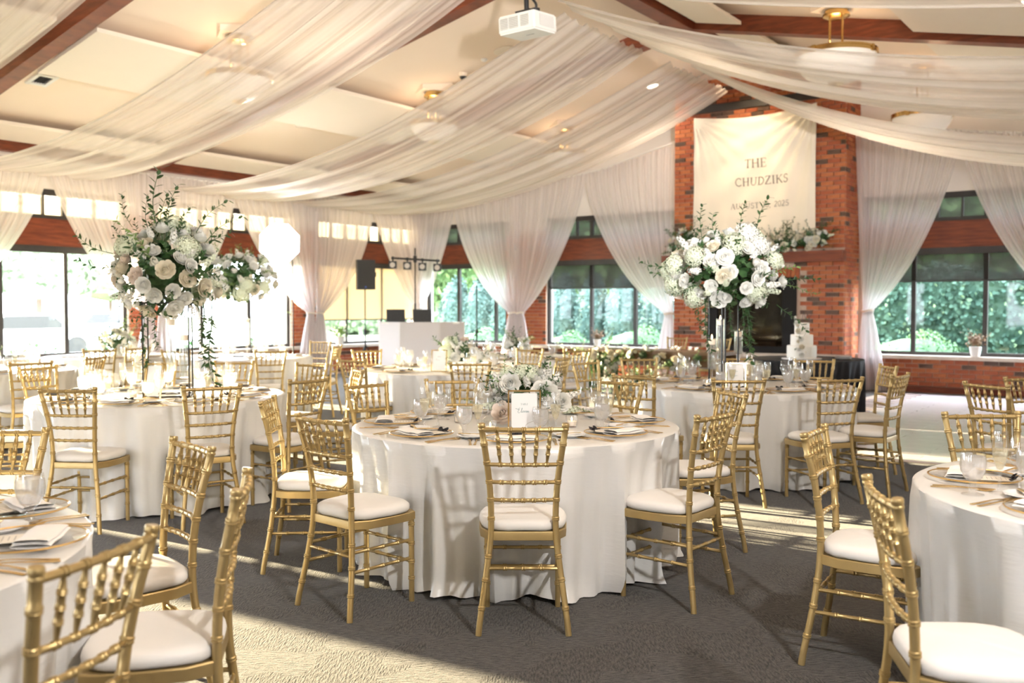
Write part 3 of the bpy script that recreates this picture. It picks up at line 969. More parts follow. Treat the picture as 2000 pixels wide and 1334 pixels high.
def swag(t0, t1, left, label, seed, sag=0.62, zr=5.07, zw=3.50):
    r = random.Random(seed)
    ph = [r.uniform(0, 6.28) for _ in range(8)]
    def pt(u, v):
        s_ = 8.6 - 0.12 - (8.6 - 0.42) * v
        if not left:
            s_ = 17.2 - s_
        pinch = 1 - 0.10 * sin(PI * v) - 0.16 * (1 - v) ** 6
        tc = (t0 + t1) / 2
        t = tc + (u - 0.5) * (t1 - t0) * pinch
        z = zr + (zw - zr) * v - 4 * sag * v * (1 - v)
        side = (u - 0.5) * 2
        z += 0.10 * side * side * sin(PI * v)                        # belly across
        z += 0.055 * sin(7 * PI * u + ph[0] + 1.2 * v) * (0.35 + 0.65 * sin(PI * v) ** 0.5)
        z += 0.020 * sin(17 * PI * u + ph[1] - 1.5 * v) + 0.012 * sin(31 * PI * u + ph[2] + 2 * v)
        return R(s_, t, z)
    c = MB()
    c.grid(pt, 110, 60)
    o = c.obj('ceiling_drape', M['swag'], None, True, 3.2)
    tag(o, label, 'drape', 'sheer drapes swagged from the roof ridge to the side walls')
swag(11.75, 14.1, True, 'sheer ceiling drape cutting the upper left corner', 21, 0.55)
swag(8.15, 10.4, True, 'widest sheer ceiling drape sweeping from top centre to the left edge', 22, 0.52)
swag(4.5, 7.0, True, 'sheer ceiling drape falling leftwards from beside the projector', 23)
swag(1.5, 4.1, True, 'farthest sheer ceiling drape falling leftwards from the chimney top', 24)
swag(8.15, 10.4, False, 'sheer ceiling drape just showing at the top edge right of the projector', 25, 0.34)
swag(4.05, 7.6, False, 'sheer ceiling drape passing right under the near brass pendant', 26, 0.66)
swag(1.5, 3.9, False, 'sheer ceiling drape crossing over the banner to the right wall', 27, 0.87)

# ================================================================== CEILING FIXTURES
def pendant(s_, t, z_ring, rr, label):
    zc = zceil(s_)
    p = R(s_, t)
    o = thing('pendant_light', label, 'pendant light', (p.x, p.y, z_ring), 0.4, 'alabaster bowl pendants')
    top = zc - z_ring - 0.03
    mb = MB(); mb.box((0, 0, top + 0.04), (0.52, 0.40, 0.16)); mb.obj('mounting_block', M['ceil'], o, False)
    mb = MB(); mb.lathe([(0, top), (0.17, top), (0.17, top - 0.03), (0.145, top - 0.03), (0.145, top - 0.09), (0.17, top - 0.09), (0.17, top - 0.12), (0.10, top - 0.15), (0, top - 0.15)], 20); mb.obj('canopy', M['brass'], o)
    for a in (0, 1.57, 3.14, 4.71):
        mb = MB(); mb.tube([(0.11 * cos(a), 0.11 * sin(a), top - 0.12), (0.11 * cos(a), 0.11 * sin(a), 0.02)], 0.011, 6); mb.obj('rod', M['brass'], o)
    mb = MB(); mb.tube([(0.11 * cos(a), 0.11 * sin(a), 0.02) for a in (0.785, 2.356, 3.927, 5.498, 7.069)], 0.012, 6)
    for a in (0, PI / 2, PI, 3 * PI / 2):
        mb.tube([(0.05 * cos(a), 0.05 * sin(a), 0.02), (rr * cos(a), rr * sin(a), 0.02)], 0.010, 6)
    mb.obj('spider', M['brass'], o)
    mb = MB(); mb.lathe([(rr - 0.02, 0.03), (rr + 0.015, 0.035), (rr + 0.015, 0.015), (rr + 0.004, 0.012), (rr + 0.004, -0.01), (rr + 0.015, -0.012), (rr + 0.015, -0.03), (rr - 0.02, -0.03), (rr - 0.02, 0.03)], 40); mb.obj('ring', M['brass'], o)
    for a in (0.3, 1.87, 3.44, 5.01):
        mb = MB(); mb.box((rr * cos(a) * 1.01, rr * sin(a) * 1.01, 0), (0.03, 0.05, 0.085), Matrix.Rotation(a, 3, 'Z')); mb.obj('clasp', M['brass'], o, False)
    prof = [(rr * cos(a) ** 0.8 if a < 1.57 else 0.0, -0.72 * rr * sin(a)) for a in [k * (PI / 2) / 14 for k in range(15)]]
    prof[-1] = (0.02, -0.72 * rr)
    mb = MB(); mb.lathe([(rr - 0.015, 0.0)] + prof[1:], 40); mb.obj('bowl', M['alabaster'], o)
    mb = MB(); mb.lathe([(0.09, -0.70 * rr), (0.10, -0.72 * rr - 0.01), (0.06, -0.72 * rr - 0.02), (0.02, -0.72 * rr - 0.045), (0, -0.72 * rr - 0.05)], 16); mb.obj('finial', M['brass'], o)
    ld = bpy.data.lights.new('pendant_fill', 'POINT')  # faint warm fill added inside a pendant that is off
    ld.energy = 6
    ld.color = (1.0, 0.72, 0.45)
    ld.shadow_soft_size = 0.12
    l = bpy.data.objects.new('pendant_fill', ld)
    COL.objects.link(l); l.parent = o; l.location = (0, 0, 0.12)
pendant(4.67, 4.84, 4.44, 0.38, 'brass pendant bowl seen half through the middle left drape')
pendant(4.70, 8.79, 4.44, 0.42, 'pendant bowl veiled by the widest left drape')
pendant(4.75, 0.98, 4.46, 0.42, 'farthest left pendant bowl veiled by the last drape')
pendant(11.08, 4.30, 4.70, 0.51, 'nearest brass pendant bowl on four rods under the dark right rafter')
pendant(11.40, 1.00, 4.41, 0.44, 'white pendant bowl beneath the drape right of the chimney')

def on_slope(s_, t, drop=0.0):
    return R(s_, t, zceil(s_) - drop)
def slope_n(s_):
    return (Vector((0, 0, -1)) + A * (0.212 if s_ < 8.6 else -0.212)).normalized()
DOWN = [(2.88, 8.86, 'lit round downlight by the upper left roof vent'), (2.93, 5.0, 'lit round downlight in the open strip between two left drapes'), (6.78, 1.16, 'lit downlight glowing through the far drape by the chimney'), (3.02, 1.28, 'lit downlight glowing through the far lower left drape'), (13.23, 4.7, 'lit downlight at the top right corner'), (11.6, 2.6, 'lit downlight left of the near brass pendant bowl'),
        (6.6, 9.0, 'added fill downlight hidden above the widest left drape'), (10.4, 6.0, 'added fill downlight hidden above the drape under the near brass pendant'), (13.4, 1.2, 'added fill downlight hidden above the drape over the banner')]  # these three unseen ones are added for warm fill
for s_, t, lab in DOWN:
    o = thing('downlight', lab, 'ceiling light', on_slope(s_, t, 0.004))
    o.rotation_euler = Vector((0, 0, -1)).rotation_difference(slope_n(s_)).to_euler()
    mb = MB(); mb.lathe([(0.125, 0.003), (0.13, -0.012), (0.105, -0.014), (0.105, 0.003)], 28); mb.obj('trim_ring', M['white'], o)
    mb = MB(); mb.disc((0, 0, -0.006), 0.106, 28, True); mb.obj('lens', M['lamp'], o)
    ld = bpy.data.lights.new('downlight_lamp', 'SPOT')
    ld.energy = DOWN_W * (0.3 if 'hidden' in lab else 1.0)
    ld.color = (1.0, 0.80, 0.58)
    ld.spot_size = math.radians(125); ld.spot_blend = 0.9
    ld.shadow_soft_size = 0.10
    l = bpy.data.objects.new('downlight_lamp', ld)
    COL.objects.link(l); l.parent = o; l.location = (0, 0, -0.03)
for s_, t, dx, dy, lab in ((2.23, 10.12, 0.15, 0.12, 'white square vent with dark louvres near the upper left beam'), (2.36, 0.38, 0.22, 0.15, 'dark louvred vent between the two far left drapes')):
    o = thing('ceiling_vent', lab, 'vent', on_slope(s_, t, 0.01))
    q = Vector((0, 0, -1)).rotation_difference(slope_n(s_)) @ Matrix.Rotation(ang_a, 3, 'Z').to_quaternion()
    o.rotation_euler = q.to_euler()
    mb = MB()
    for sx, sy, bx, by in ((0, dy, dx * 2 + .08, .05), (0, -dy, dx * 2 + .08, .05), (dx, 0, .05, dy * 2), (-dx, 0, .05, dy * 2)):
        mb.box((sx, sy, -0.012), (bx, by, 0.025))
    mb.obj('frame', M['white'], o, False)
    for k in range(7):
        mb = MB(); mb.box((0, -dy + dy * 2 * (k + .5) / 7, -0.005), (dx * 2 - .05, dy * 2 / 7 * .6, 0.008), Matrix.Rotation(0.5, 3, 'X')); mb.obj('slat', M['frame'], o, False)
    mb = MB(); mb.box((0, 0, 0.006), (dx * 2, dy * 2, 0.004)); mb.obj('backing', M['black'], o, False)
o = thing('dome_camera', 'small black dome camera on the ceiling left of the projector', 'camera', on_slope(5.34, 4.9, 0.0))
mb = MB(); mb.lathe([(0, 0), (0.075, 0), (0.075, -0.04), (0.06, -0.06), (0, -0.06)], 18); mb.obj('base', M['ceil'], o)
mb = MB(); mb.lathe([(0.058, -0.06)] + [(0.058 * cos(a), -0.06 - 0.06 * sin(a)) for a in (0.3, 0.6, 0.9, 1.2, 1.5)] + [(0, -0.12)], 16); mb.obj('dome', M['black'], o)
for s_, t, rr, lab in ((6.25, 5.02, 0.17, 'flush round ceiling speaker beside the projector'), (2.45, 5.7, 0.15, 'flush round ceiling speaker left of the open downlight')):
    o = thing('ceiling_speaker', lab, 'speaker', on_slope(s_, t, 0.004))
    o.rotation_euler = Vector((0, 0, -1)).rotation_difference(slope_n(s_)).to_euler()
    mb = MB(); mb.lathe([(0, -0.008), (rr - .015, -0.010), (rr - .012, -0.014), (rr, -0.014), (rr, 0.002)], 28); mb.obj('grille', M['panel'], o)
o = thing('smoke_detector', 'small white round detector beside the dome camera', 'detector', on_slope(5.87, 5.04, 0.0))
mb = MB(); mb.lathe([(0, 0), (0.05, 0), (0.05, -0.02), (0.03, -0.04), (0, -0.04)], 18); mb.obj('body', M['white'], o)

ad_ = bpy.data.lights.new('accent_lamp', 'SPOT')
ad_.energy = 110; ad_.color = (1.0, 0.74, 0.45); ad_.spot_size = math.radians(70); ad_.spot_blend = 0.9; ad_.shadow_soft_size = 0.06
o = thing('accent_spotlight', 'accent spotlight above the drapes shining on the chimney and banner', 'ceiling light', R(8.6, 2.2, 5.55))
mb = MB(); mb.tube([(0, 0, 0.05), (0, 0, -0.12)], 0.02, 8); mb.obj('stem', M['black'], o)
mb = MB(); mb.lathe([(0, -0.10), (0.05, -0.10), (0.06, -0.22), (0.05, -0.22), (0, -0.14)], 14); mb.obj('head', M['black'], o)
l = bpy.data.objects.new('accent_lamp', ad_); COL.objects.link(l); l.parent = o; l.location = (0, 0, -0.24)
l.rotation_euler = (R(8.6, 2.2, 5.3) - R(8.6, FP, 4.2)).to_track_quat('Z', 'Y').to_euler()

# projector on its pole from the ridge beam
pp = at(1030, 50, 10.55)
o = thing('projector', 'white ceiling projector with grey grilles on a black pole', 'projector', pp)
o.rotation_euler = (math.radians(4), 0, math.radians(-38))
PW, PD, PH = 0.50, 0.42, 0.20
mb = MB(); mb.box((0, 0, 0), (PW, PD, PH)); me_ = mb.mesh('body', M['white'], False)
bm = bmesh.new(); bm.from_mesh(me_); bmesh.ops.bevel(bm, geom=bm.edges[:], offset=0.018, segments=2, affect='EDGES'); bm.to_mesh(me_); bm.free()
link('body', me_, o)
for i, (cx_, w_) in enumerate(((-0.16, 0.10), (-0.03, 0.12), (0.12, 0.11))):
    mb = MB(); mb.box((cx_, -PD / 2 - 0.002, 0.01), (w_, 0.006, 0.12)); g = mb.obj('grille', M['greygrille'], o, False)
    for k in range(7):
        mb2 = MB(); mb2.box((cx_, -PD / 2 - 0.007, -0.042 + k * 0.0175), (w_, 0.006, 0.006)); mb2.obj('slat', M['white'], g, False)
mb = MB(); mb.box((PW / 2 + 0.002, 0.02, 0.01), (0.006, 0.26, 0.12)); g = mb.obj('grille', M['greygrille'], o, False)
for k in range(12):
    mb2 = MB(); mb2.box((PW / 2 + 0.007, -0.10 + k * 0.022, 0.01), (0.006, 0.007, 0.12)); mb2.obj('slat', M['white'], g, False)
mb = MB(); mb.box((0.03, 0.0, -PH / 2 - 0.001), (0.11, 0.02, 0.004)); mb.obj('label_plate', M['greygrille'], o, False)
mb = MB(); mb.box((0, 0, PH / 2 + 0.03), (0.20, 0.16, 0.05)); mb.tube([(0, 0, PH / 2), (0, 0, PH / 2 + 0.75)], 0.028, 10); mb.obj('mount_pole', M['black'], o)
mb = MB(); mb.tube(spline([(0.10, 0, PH / 2), (0.13, 0, PH / 2 + 0.10), (0.07, 0, PH / 2 + 0.22), (0.10, 0.02, PH / 2 + 0.5)], 6), 0.014, 6); mb.obj('cable', M['black'], o)
mb = MB(); mb.lathe([(0, 0), (0.05, 0), (0.05, 0.03), (0, 0.03)], 14, (0.19, -0.1, PH / 2)); mb.obj('knob', M['black'], o)

# ================================================================== CHIAVARI CHAIR
def bamboo(mb, p, q, r, rings, n=8, bow=None, rr=1.30):
    """a turned rod with raised ring pairs at the given fractions"""
    p, q = Vector(p), Vector(q)
    L = (q - p).length
    w = 0.0045 / L
    ts = [(0.0, 1.0), (1.0, 1.0)]
    for t in rings:
        ts += [(t - 2.2 * w, 1.0), (t - 1.6 * w, rr), (t - 0.6 * w, rr), (t, 1.02), (t + 0.6 * w, rr), (t + 1.6 * w, rr), (t + 2.2 * w, 1.0)]
    if bow is not None:
        ts += [(k / 6, 1.0) for k in range(1, 6) if all(abs(k / 6 - t) > 3 * w for t in rings)]
    ts.sort()
    pts, rs = [], []
    for t, k in ts:
        c = p.lerp(q, t)
        if bow is not None:
            c = c + Vector(bow) * (4 * t * (1 - t))
        pts.append(c); rs.append(r * k)
    mb.tube(pts, rs, n)

def post_xy(z):
    """centre line of a rear post: x half spacing, y"""
    xs = [(0.0, 0.198, -0.235), (0.22, 0.168, -0.195), (0.43, 0.140, -0.172), (0.60, 0.142, -0.178), (0.75, 0.158, -0.200), (0.925, 0.184, -0.240)]
    for (a, xa, ya), (b, xb, yb) in zip(xs[:-1], xs[1:]):
        if z <= b:
            t = (z - a) / (b - a)
            t2 = t
            return xa + (xb - xa) * t2, ya + (yb - ya) * t2
    return xs[-1][1], xs[-1][2]

def build_chair(label):
    root = thing('chiavari_chair', label, 'chair', (0, 0, 0), 0, 'gold chiavari chairs')
    rings = (0.115, 0.235, 0.335, 0.50, 0.585, 0.665, 0.75, 0.835)
    for sx in (-1, 1):
        mb = MB()
        zs = sorted(set([k * 0.925 / 22 for k in range(23)]))
        pts, rs = [], []
        seq = [(z, 1.0) for z in zs if all(abs(z - q) > 0.011 for q in rings) and z < 0.895]
        for q in rings:
            seq += [(q - .010, 1.0), (q - .007, 1.2), (q - .002, 1.2), (q, 1.03), (q + .002, 1.2), (q + .007, 1.2), (q + .010, 1.0)]
        seq += [(0.895, 1.0), (0.898, 1.16), (0.904, 1.16), (0.907, 1.02), (0.911, 1.18), (0.921, 1.2), (0.925, 1.05)]
        seq.sort()
        sm = lambda z: (sum(post_xy(min(max(z + d, 0), .925))[0] for d in (-.06, -.03, 0, .03, .06)) / 5, sum(post_xy(min(max(z + d, 0), .925))[1] for d in (-.06, -.03, 0, .03, .06)) / 5)
        for z, k in seq:
            x, y = sm(z)
            pts.append((sx * x, y, z)); rs.append(0.0142 * k)
        mb.tube(pts, rs, 10)
        mb.obj('leg', M['gold'], root)
    for sx in (-1, 1):
        mb = MB()
        bamboo(mb, (sx * 0.168, 0.172, 0.0), (sx * 0.168, 0.172, 0.405), 0.0135, (0.28, 0.48, 0.70, 0.93), 10, None, 1.22)
        mb.obj('leg', M['gold'], root)
    def rail(z, name, rings, r=0.0088, bow=-0.016):
        x, y = post_xy(z)
        mb = MB()
        bamboo(mb, (-x, y, z), (x, y, z), r, rings, 8, (0, bow, 0))
        mb.obj(name, M['gold'], root)
        return x, y
    f5 = (0.18, 0.34, 0.50, 0.66, 0.82)
    xt, yt = rail(0.898, 'top_rail', f5, 0.0105)
    xb, yb = rail(0.742, 'back_rail', f5)
    rail(0.663, 'back_rail', f5)
    rail(0.583, 'back_rail', f5)
    for f in f5:
        b = -0.016 * 4 * f * (1 - f)
        p = Vector((-xb + 2 * xb * f, yb + b, 0.745)); q = Vector((-xt + 2 * xt * f, yt + b, 0.895))
        mb = MB()
        prof = [(0, .0045), (.10, .006), (.26, .0085), (.29, .0115), (.315, .0085), (.33, .0115), (.36, .0088), (.48, .0092), (.50, .012), (.52, .009), (.54, .012), (.56, .0092), (.70, .0092), (.72, .0118), (.74, .009), (.76, .0118), (.78, .0088), (.90, .0065), (1, .005)]
        mb.tube([p.lerp(q, t) for t, _ in prof], [r for _, r in prof], 7)
        mb.obj('spindle', M['gold'], root)
    # seat frame: a wedge with rounded front
    out = []
    for x, y in ((0.148, -0.178), (0.190, -0.10), (0.200, 0.02), (0.200, 0.13), (0.188, 0.178), (0.150, 0.196)):
        out.append((x, y))
    ring = out + [(-x, y) for x, y in reversed(out)]
    mb = MB()
    n = len(ring)
    zs = [(0.402, 0.985), (0.404, 1.0), (0.438, 1.0), (0.442, 0.985)]
    vs_, fs_ = [], []
    for z, k in zs:
        vs_ += [(x * k, y * k, z) for x, y in ring]
    for j in range(3):
        for i in range(n):
            fs_.append((j * n + i, j * n + (i + 1) % n, (j + 1) * n + (i + 1) % n, (j + 1) * n + i))
    fs_.append(tuple(range(n))[::-1]); fs_.append(tuple(3 * n + i for i in range(n)))
    mb.add(vs_, fs_)
    mb.obj('seat_frame', M['gold'], root, True, 0.6)
    # cushion: soft domed pad
    mb = MB()
    def super_xy(a, k):
        c, s_ = cos(a), sin(a)
        e = 0.55
        x = abs(c) ** e * (1 if c > 0 else -1)
        y = abs(s_) ** e * (1 if s_ > 0 else -1)
        w = 0.197 - 0.016 * max(0, -y)
        return x * w * k, y * 0.186 * k
    prof = [(0.90, .443), (0.985, .446), (1.01, .455), (1.015, .465), (1.0, .477), (0.95, .487), (0.85, .494), (0.65, .499), (0.40, .502), (0.15, .503)]
    N = 36
    o = 0
    for k, z in prof:
        for i in range(N):
            x, y = super_xy(2 * PI * i / N, k)
            mb.v.append((x, y + 0.008, z + 0.0015 * sin(5 * x * 30 + y * 22)))
    for j in range(len(prof) - 1):
        for i in range(N):
            mb.f.append((j * N + i, j * N + (i + 1) % N, (j + 1) * N + (i + 1) % N, (j + 1) * N + i))
    mb.f.append(tuple((len(prof) - 1) * N + i for i in range(N)))
    mb.obj('cushion', M['cushion'], root, True, 1.2)
    f3 = (0.25, 0.5, 0.75)
    def stretcher(p, q):
        mb = MB(); bamboo(mb, p, q, 0.0082, f3, 7); mb.obj('stretcher', M['gold'], root)
    for z in (0.285, 0.195):
        stretcher((-0.168, 0.172, z), (0.168, 0.172, z))
    x, y = post_xy(0.283); stretcher((-x, y, 0.283), (x, y, 0.283))
    for sx in (-1, 1):
        for z in (0.300, 0.212):
            x, y = post_xy(z); stretcher((sx * x, y, z), (sx * 0.168, 0.172, z))
    freeze(root)
    return root

CHAIR0 = build_chair('')
CH_USED = [False]
def chair(x, y, fx, fy, label, nudge=0.0):
    """x, y: middle of the top of the back; fx, fy: the way the chair faces"""
    d = Vector((fx, fy, 0)).normalized()
    p = Vector((x, y, 0)) + d * 0.24
    if not CH_USED[0]:
        c = CHAIR0; CH_USED[0] = True
    else:
        c = copy_tree(CHAIR0)
    c.location = (p.x, p.y, 0)
    c.rotation_euler = (0, 0, math.atan2(d.y, d.x) - PI / 2)
    c['label'] = label
    return c
E = 'table signed Eleven'
GC = 'gold chair with white cushion'
for x, y, fx, fy, lab in (
    (.05, 4.05, 0, 1, GC + ' nearest the camera at the ' + E),
    (-.885, 4.35, .66, .75, GC + ' one place clockwise of the nearest chair, ' + E),
    (-1.35, 5.2, 1, .06, GC + ' seen edge-on at left side of the ' + E),
    (-.97, 6.27, .79, -.62, GC + ' facing us at far left of the ' + E),
    (-.42, 6.62, .1, -1, 'gold chair behind the low white flowers of the ' + E),
    (.75, 6.5, -.67, -.74, GC + ' facing us at far right of the ' + E),
    (1.32, 5.65, -.97, -.23, GC + ' at right side of the ' + E),
    (.975, 4.5, -.77, .63, GC + ' at near right of the ' + E + ', angled left'),
    # left tall-flower table
    (-2.78, 5.9, .1, 1, 'sunlit gold chair with its back to us at front of the left tall flower table'),
    (-1.93, 6.09, -.54, .84, 'gold chair at front right of the left tall flower table, shadow beside it'),
    (-1.43, 6.68, -.83, .56, 'gold chair at right end of the left tall flower table, back towards us'),
    (-1.25, 7.7, -.93, -.36, 'gold chair seen edge-on behind the right end of the left tall flower table'),
    (-1.79, 8.48, -.5, -.85, 'gold chair at back right of the left tall flower table, facing us'),
    (-2.6, 8.85, 0, -1, 'gold chair straight behind the tall black stand of the left flowers'),
    (-3.3, 8.75, .4, -.9, 'gold chair behind the gold framed sign of the left tall flower table'),
    (-4.05, 8.07, .9, -.42, 'gold chair at the left end of the left tall flower table, facing right'),
    (-3.95, 7.0, .98, .1, 'gold chair at front left of the left tall flower table, back out of frame'),
    # right tall-flower table
    (2.35, 6.74, -.3, .95, 'gold chair at front right of the right tall flower table, back to us'),
    (1.6, 6.66, 0, 1, 'gold chair at front left of the right tall flower table, back to us'),
    (.90, 7.03, .65, .75, 'gold chair between the table signed Eleven and the right tall flower table'),
    (.68, 8.8, .7, -.7, 'gold chair before the floor flowers at left end of the right tall flower table'),
    (1.26, 9.4, .1, -1, 'gold chair at back left of the right tall flower table, garland behind'),
    (2.22, 9.5, 0, -1, 'gold chair straight behind the sign of the right tall flower table'),
    (2.92, 9.14, -.3, -.95, 'gold chair before the black cake table cloth, facing us'),
    (3.27, 8.2, -1, 0, 'gold chair at right end of the right tall flower table, on the dance floor edge'),
    (2.94, 7.14, -.76, .65, 'gold chair with tall slim profile at right of the right tall flower table'),
    # middle table before the booth
    (-.38, 8.63, -.1, 1, 'gold chair with its back to us at the table before the white booth'),
    (-1.56, 9.2, .6, .8, 'gold chair at left front of the table before the white booth'),
    (-1.72, 11.2, .5, -.85, 'sunlit gold chair facing us behind the left of the table before the booth'),
    (.22, 11.4, -.5, -.85, 'gold chair before the middle curtain, facing us'),
    (.52, 9.5, -.9, .4, 'gold chair at right of the table before the booth, angled away'),
    # far left tables
    (-2.83, 11.1, -.4, .9, 'sunlit gold chair with its back to us before the smaller tall flowers'),
    (-2.28, 12.4, -1, .1, 'sunlit gold chair at right of the far tall flower table'),
    (-2.85, 14.1, -.4, -.9, 'gold chair below the curtain tieback behind the far tall flower table'),
    (-3.95, 11.1, .2, 1, 'gold chair at front left of the far tall flower table'),
    (-4.45, 8.75, -.7, .75, 'gold chair with its back to us at the left edge table'),
    (-4.28, 9.75, -1, .1, 'gold chair at right end of the left edge table, angled'),
    (-4.97, 11.4, -.3, .95, 'gold chair with its back to us before the table under the sunlit window'),
    (-4.70, 11.9, -.9, .5, 'gold chair edge-on beside the table under the sunlit window'),
    # table at far centre and head table
    (.78, 11.25, -.45, .9, 'gold chair edge-on before the brick wall, right of the middle curtain'),
    (2.78, 15.9, -.6, -.8, 'gold chair behind the head table, nearest the curtain'),
    (3.38, 15.35, -.6, -.8, 'gold chair behind the head table, before the firebox'),
    # near left corner table
    (-1.19, 3.52, -.76, -.65, 'gold chair with rungs turned to us at far side of the near left corner table'),
    (-.785, 2.76, -.98, -.19, 'gold chair seen edge-on at the near left corner table'),
    (-.866, 1.98, -.97, .25, 'closest gold chair, cut by the bottom frame edge, near left corner table'),
    (-2.12, 3.92, .05, -1, 'gold chair facing us behind the iced goblet of the near left corner table'),
    # near right corner table
    (1.246, 3.9, .86, -.51, 'gold chair facing right on bare carpet at the near right corner table'),
    (1.03, 2.64, .99, -.15, 'gold chair at bottom right corner, large white cushion in view'),
    (2.25, 4.53, .05, -1, 'gold chair facing us at back of the near right corner table'),
    (3.13, 6.25, .95, .32, 'gold chair edge-on by the dance floor, right of the near right corner table'),
    (3.72, 6.86, .3, -.95, 'gold chair cut by the right frame edge on the dance floor'),
):
    chair(x, y, fx, fy, lab)

# ================================================================== TABLES AND CLOTHS
TABLE_H = 0.76
def cloth_mesh(name, Rt, seed, m, h=TABLE_H, folds=19, flare=-0.062, nA=220):
    r = random.Random(seed)
    ph = [r.uniform(0, 6.28) for _ in range(8)]
    mb = MB()
    prof = [(0.0, 0), (Rt * .5, 0), (Rt * .93, 0), (Rt - .012, 0)]
    rows = []
    for rad, _ in prof:
        rows.append([(rad * cos(2 * PI * i / nA), rad * sin(2 * PI * i / nA), h) for i in range(nA)])
    nz = 18
    for j in range(nz + 1):
        k = j / nz
        row = []
        for i in range(nA):
            a = 2 * PI * i / nA
            w = sin(folds * a + ph[0] + 0.6 * sin(3 * a + ph[1]))
            w2 = sin((folds * 2 + 3) * a + ph[2] + 0.8 * sin(2 * a + ph[3]))
            w3 = sin(5 * a + ph[4])
            sharp = 1.5 * (1 - abs(sin(0.5 * (folds * a + ph[0] + 0.6 * sin(3 * a + ph[1]))))) ** 1.4 - 0.5 + 0.25 * w
            grow = k ** 0.6
            rad = Rt + 0.006 + grow * (flare + 0.060 * sharp + 0.020 * w2 + 0.012 * w3) + 0.010 * w2 * k * (1 - k)
            z = h - 0.014 - (h - 0.020) * k
            if j == 0: rad, z = Rt, h - 0.006
            if k > 0.86:
                q = (k - 0.86) / 0.14
                rad += q * q * (0.005 + 0.030 * sin(9 * a + ph[5]) + 0.008 * sin(23 * a + ph[6]))
                z = max(0.006, z + q * (0.008 + 0.014 * sin(11 * a + ph[7])))
            row.append((rad * cos(a), rad * sin(a), z))
        rows.append(row)
    for row in rows:
        mb.v.extend(row)
    for j in range(len(rows) - 1):
        for i in range(nA):
            a, b = j * nA + i, j * nA + (i + 1) % nA
            mb.f.append((a, b, b + nA, a + nA))
    mb.f = [f for f in mb.f]
    return mb.mesh(name, m, True, 1.2)
TABLES = {}
def table(key, x, y, label, seed, rt=0.918, m=None, rz=0.0, group='round banquet tables under ivory cloths'):
    t = thing('round_table', label, 'table', (x, y, 0), rz, group)
    link('tablecloth', cloth_mesh('tablecloth', rt, seed, m or M['cloth']), t)
    mb = MB(); mb.lathe([(0, TABLE_H - 0.035), (rt - .02, TABLE_H - 0.035), (rt - .02, TABLE_H - 0.010), (0, TABLE_H - 0.010)], 32); mb.obj('tabletop', M['headwood'], t)
    for a in (0.6, 2.17, 3.74, 5.31):
        mb = MB(); mb.tube([(0.45 * cos(a), 0.45 * sin(a), 0), (0.45 * cos(a), 0.45 * sin(a), TABLE_H - 0.03)], 0.016, 6); mb.obj('leg', M['blackmetal'], t)
    TABLES[key] = (x, y)
    return t
table('E', .02, 5.37, 'ivory satin covered round table in the middle, sign Eleven on it', 31)
table('L', -2.66, 7.15, 'ivory covered round table at left under the big tall flowers', 32)
table('R', 1.98, 8.10, 'ivory covered round table at right under the tall white flowers', 33)
table('M', -.69, 10.15, 'ivory covered round table before the white booth, low flowers', 34)
table('B', -3.62, 12.7, 'sunlit round table under the smaller tall flowers at the windows', 35)
table('G', -5.6, 10.0, 'sunlit round table cut by the left frame edge', 36)
table('W', -5.4, 12.9, 'glaring white round table under the far left window', 37)
table('C', .10, 12.6, 'far round table before the curtain at the middle brick pier', 38)
table('N', -2.10, 2.46, 'ivory covered round table filling the lower left corner', 39)
table('P', 2.40, 3.30, 'ivory covered round table cut by the right frame edge in front', 40)
table('K', 3.80, 12.3, 'round cake table under a black cloth', 41, 0.74, M['blackcloth'], 0.0, None)

# ================================================================== TABLEWARE
def goblet(kind):
    o = thing({'iced': 'water_goblet', 'flute': 'champagne_flute', 'wine': 'wine_glass'}[kind], '', 'glass')
    if kind == 'iced':
        prof = [(0.038, 0.0), (0.038, 0.003), (0.012, 0.010), (0.009, 0.018), (0.015, 0.026), (0.009, 0.034), (0.012, 0.046), (0.030, 0.062), (0.041, 0.085), (0.044, 0.108), (0.043, 0.130), (0.039, 0.152), (0.0375, 0.1525)]
        liq = [(0.0, 0.052), (0.028, 0.062), (0.039, 0.085), (0.042, 0.108), (0.041, 0.128), (0.0395, 0.138), (0.0, 0.139)]
        lm, ln = 'iced', 'iced_water'
    elif kind == 'flute':
        prof = [(0.033, 0.0), (0.033, 0.002), (0.008, 0.008), (0.0045, 0.02), (0.0065, 0.05), (0.0045, 0.075), (0.008, 0.083), (0.018, 0.105), (0.0255, 0.140), (0.0275, 0.165), (0.0265, 0.200), (0.024, 0.225), (0.0232, 0.2255)]
        liq = [(0.0, 0.084), (0.008, 0.088), (0.017, 0.107), (0.0245, 0.140), (0.0262, 0.162), (0.0, 0.163)]
        lm, ln = 'champagne', 'champagne'
    else:
        prof = [(0.035, 0.0), (0.035, 0.002), (0.008, 0.008), (0.0045, 0.025), (0.0045, 0.070), (0.010, 0.080), (0.026, 0.094), (0.036, 0.115), (0.039, 0.140), (0.037, 0.165), (0.032, 0.195), (0.031, 0.1955)]
        liq = None
    mb = MB(); mb.lathe(prof, 18); mb.obj('bowl', M['glass'], o)
    if liq:
        mb = MB(); mb.lathe(liq, 16); mb.obj(ln, M[lm], o)
    freeze(o)
    return o
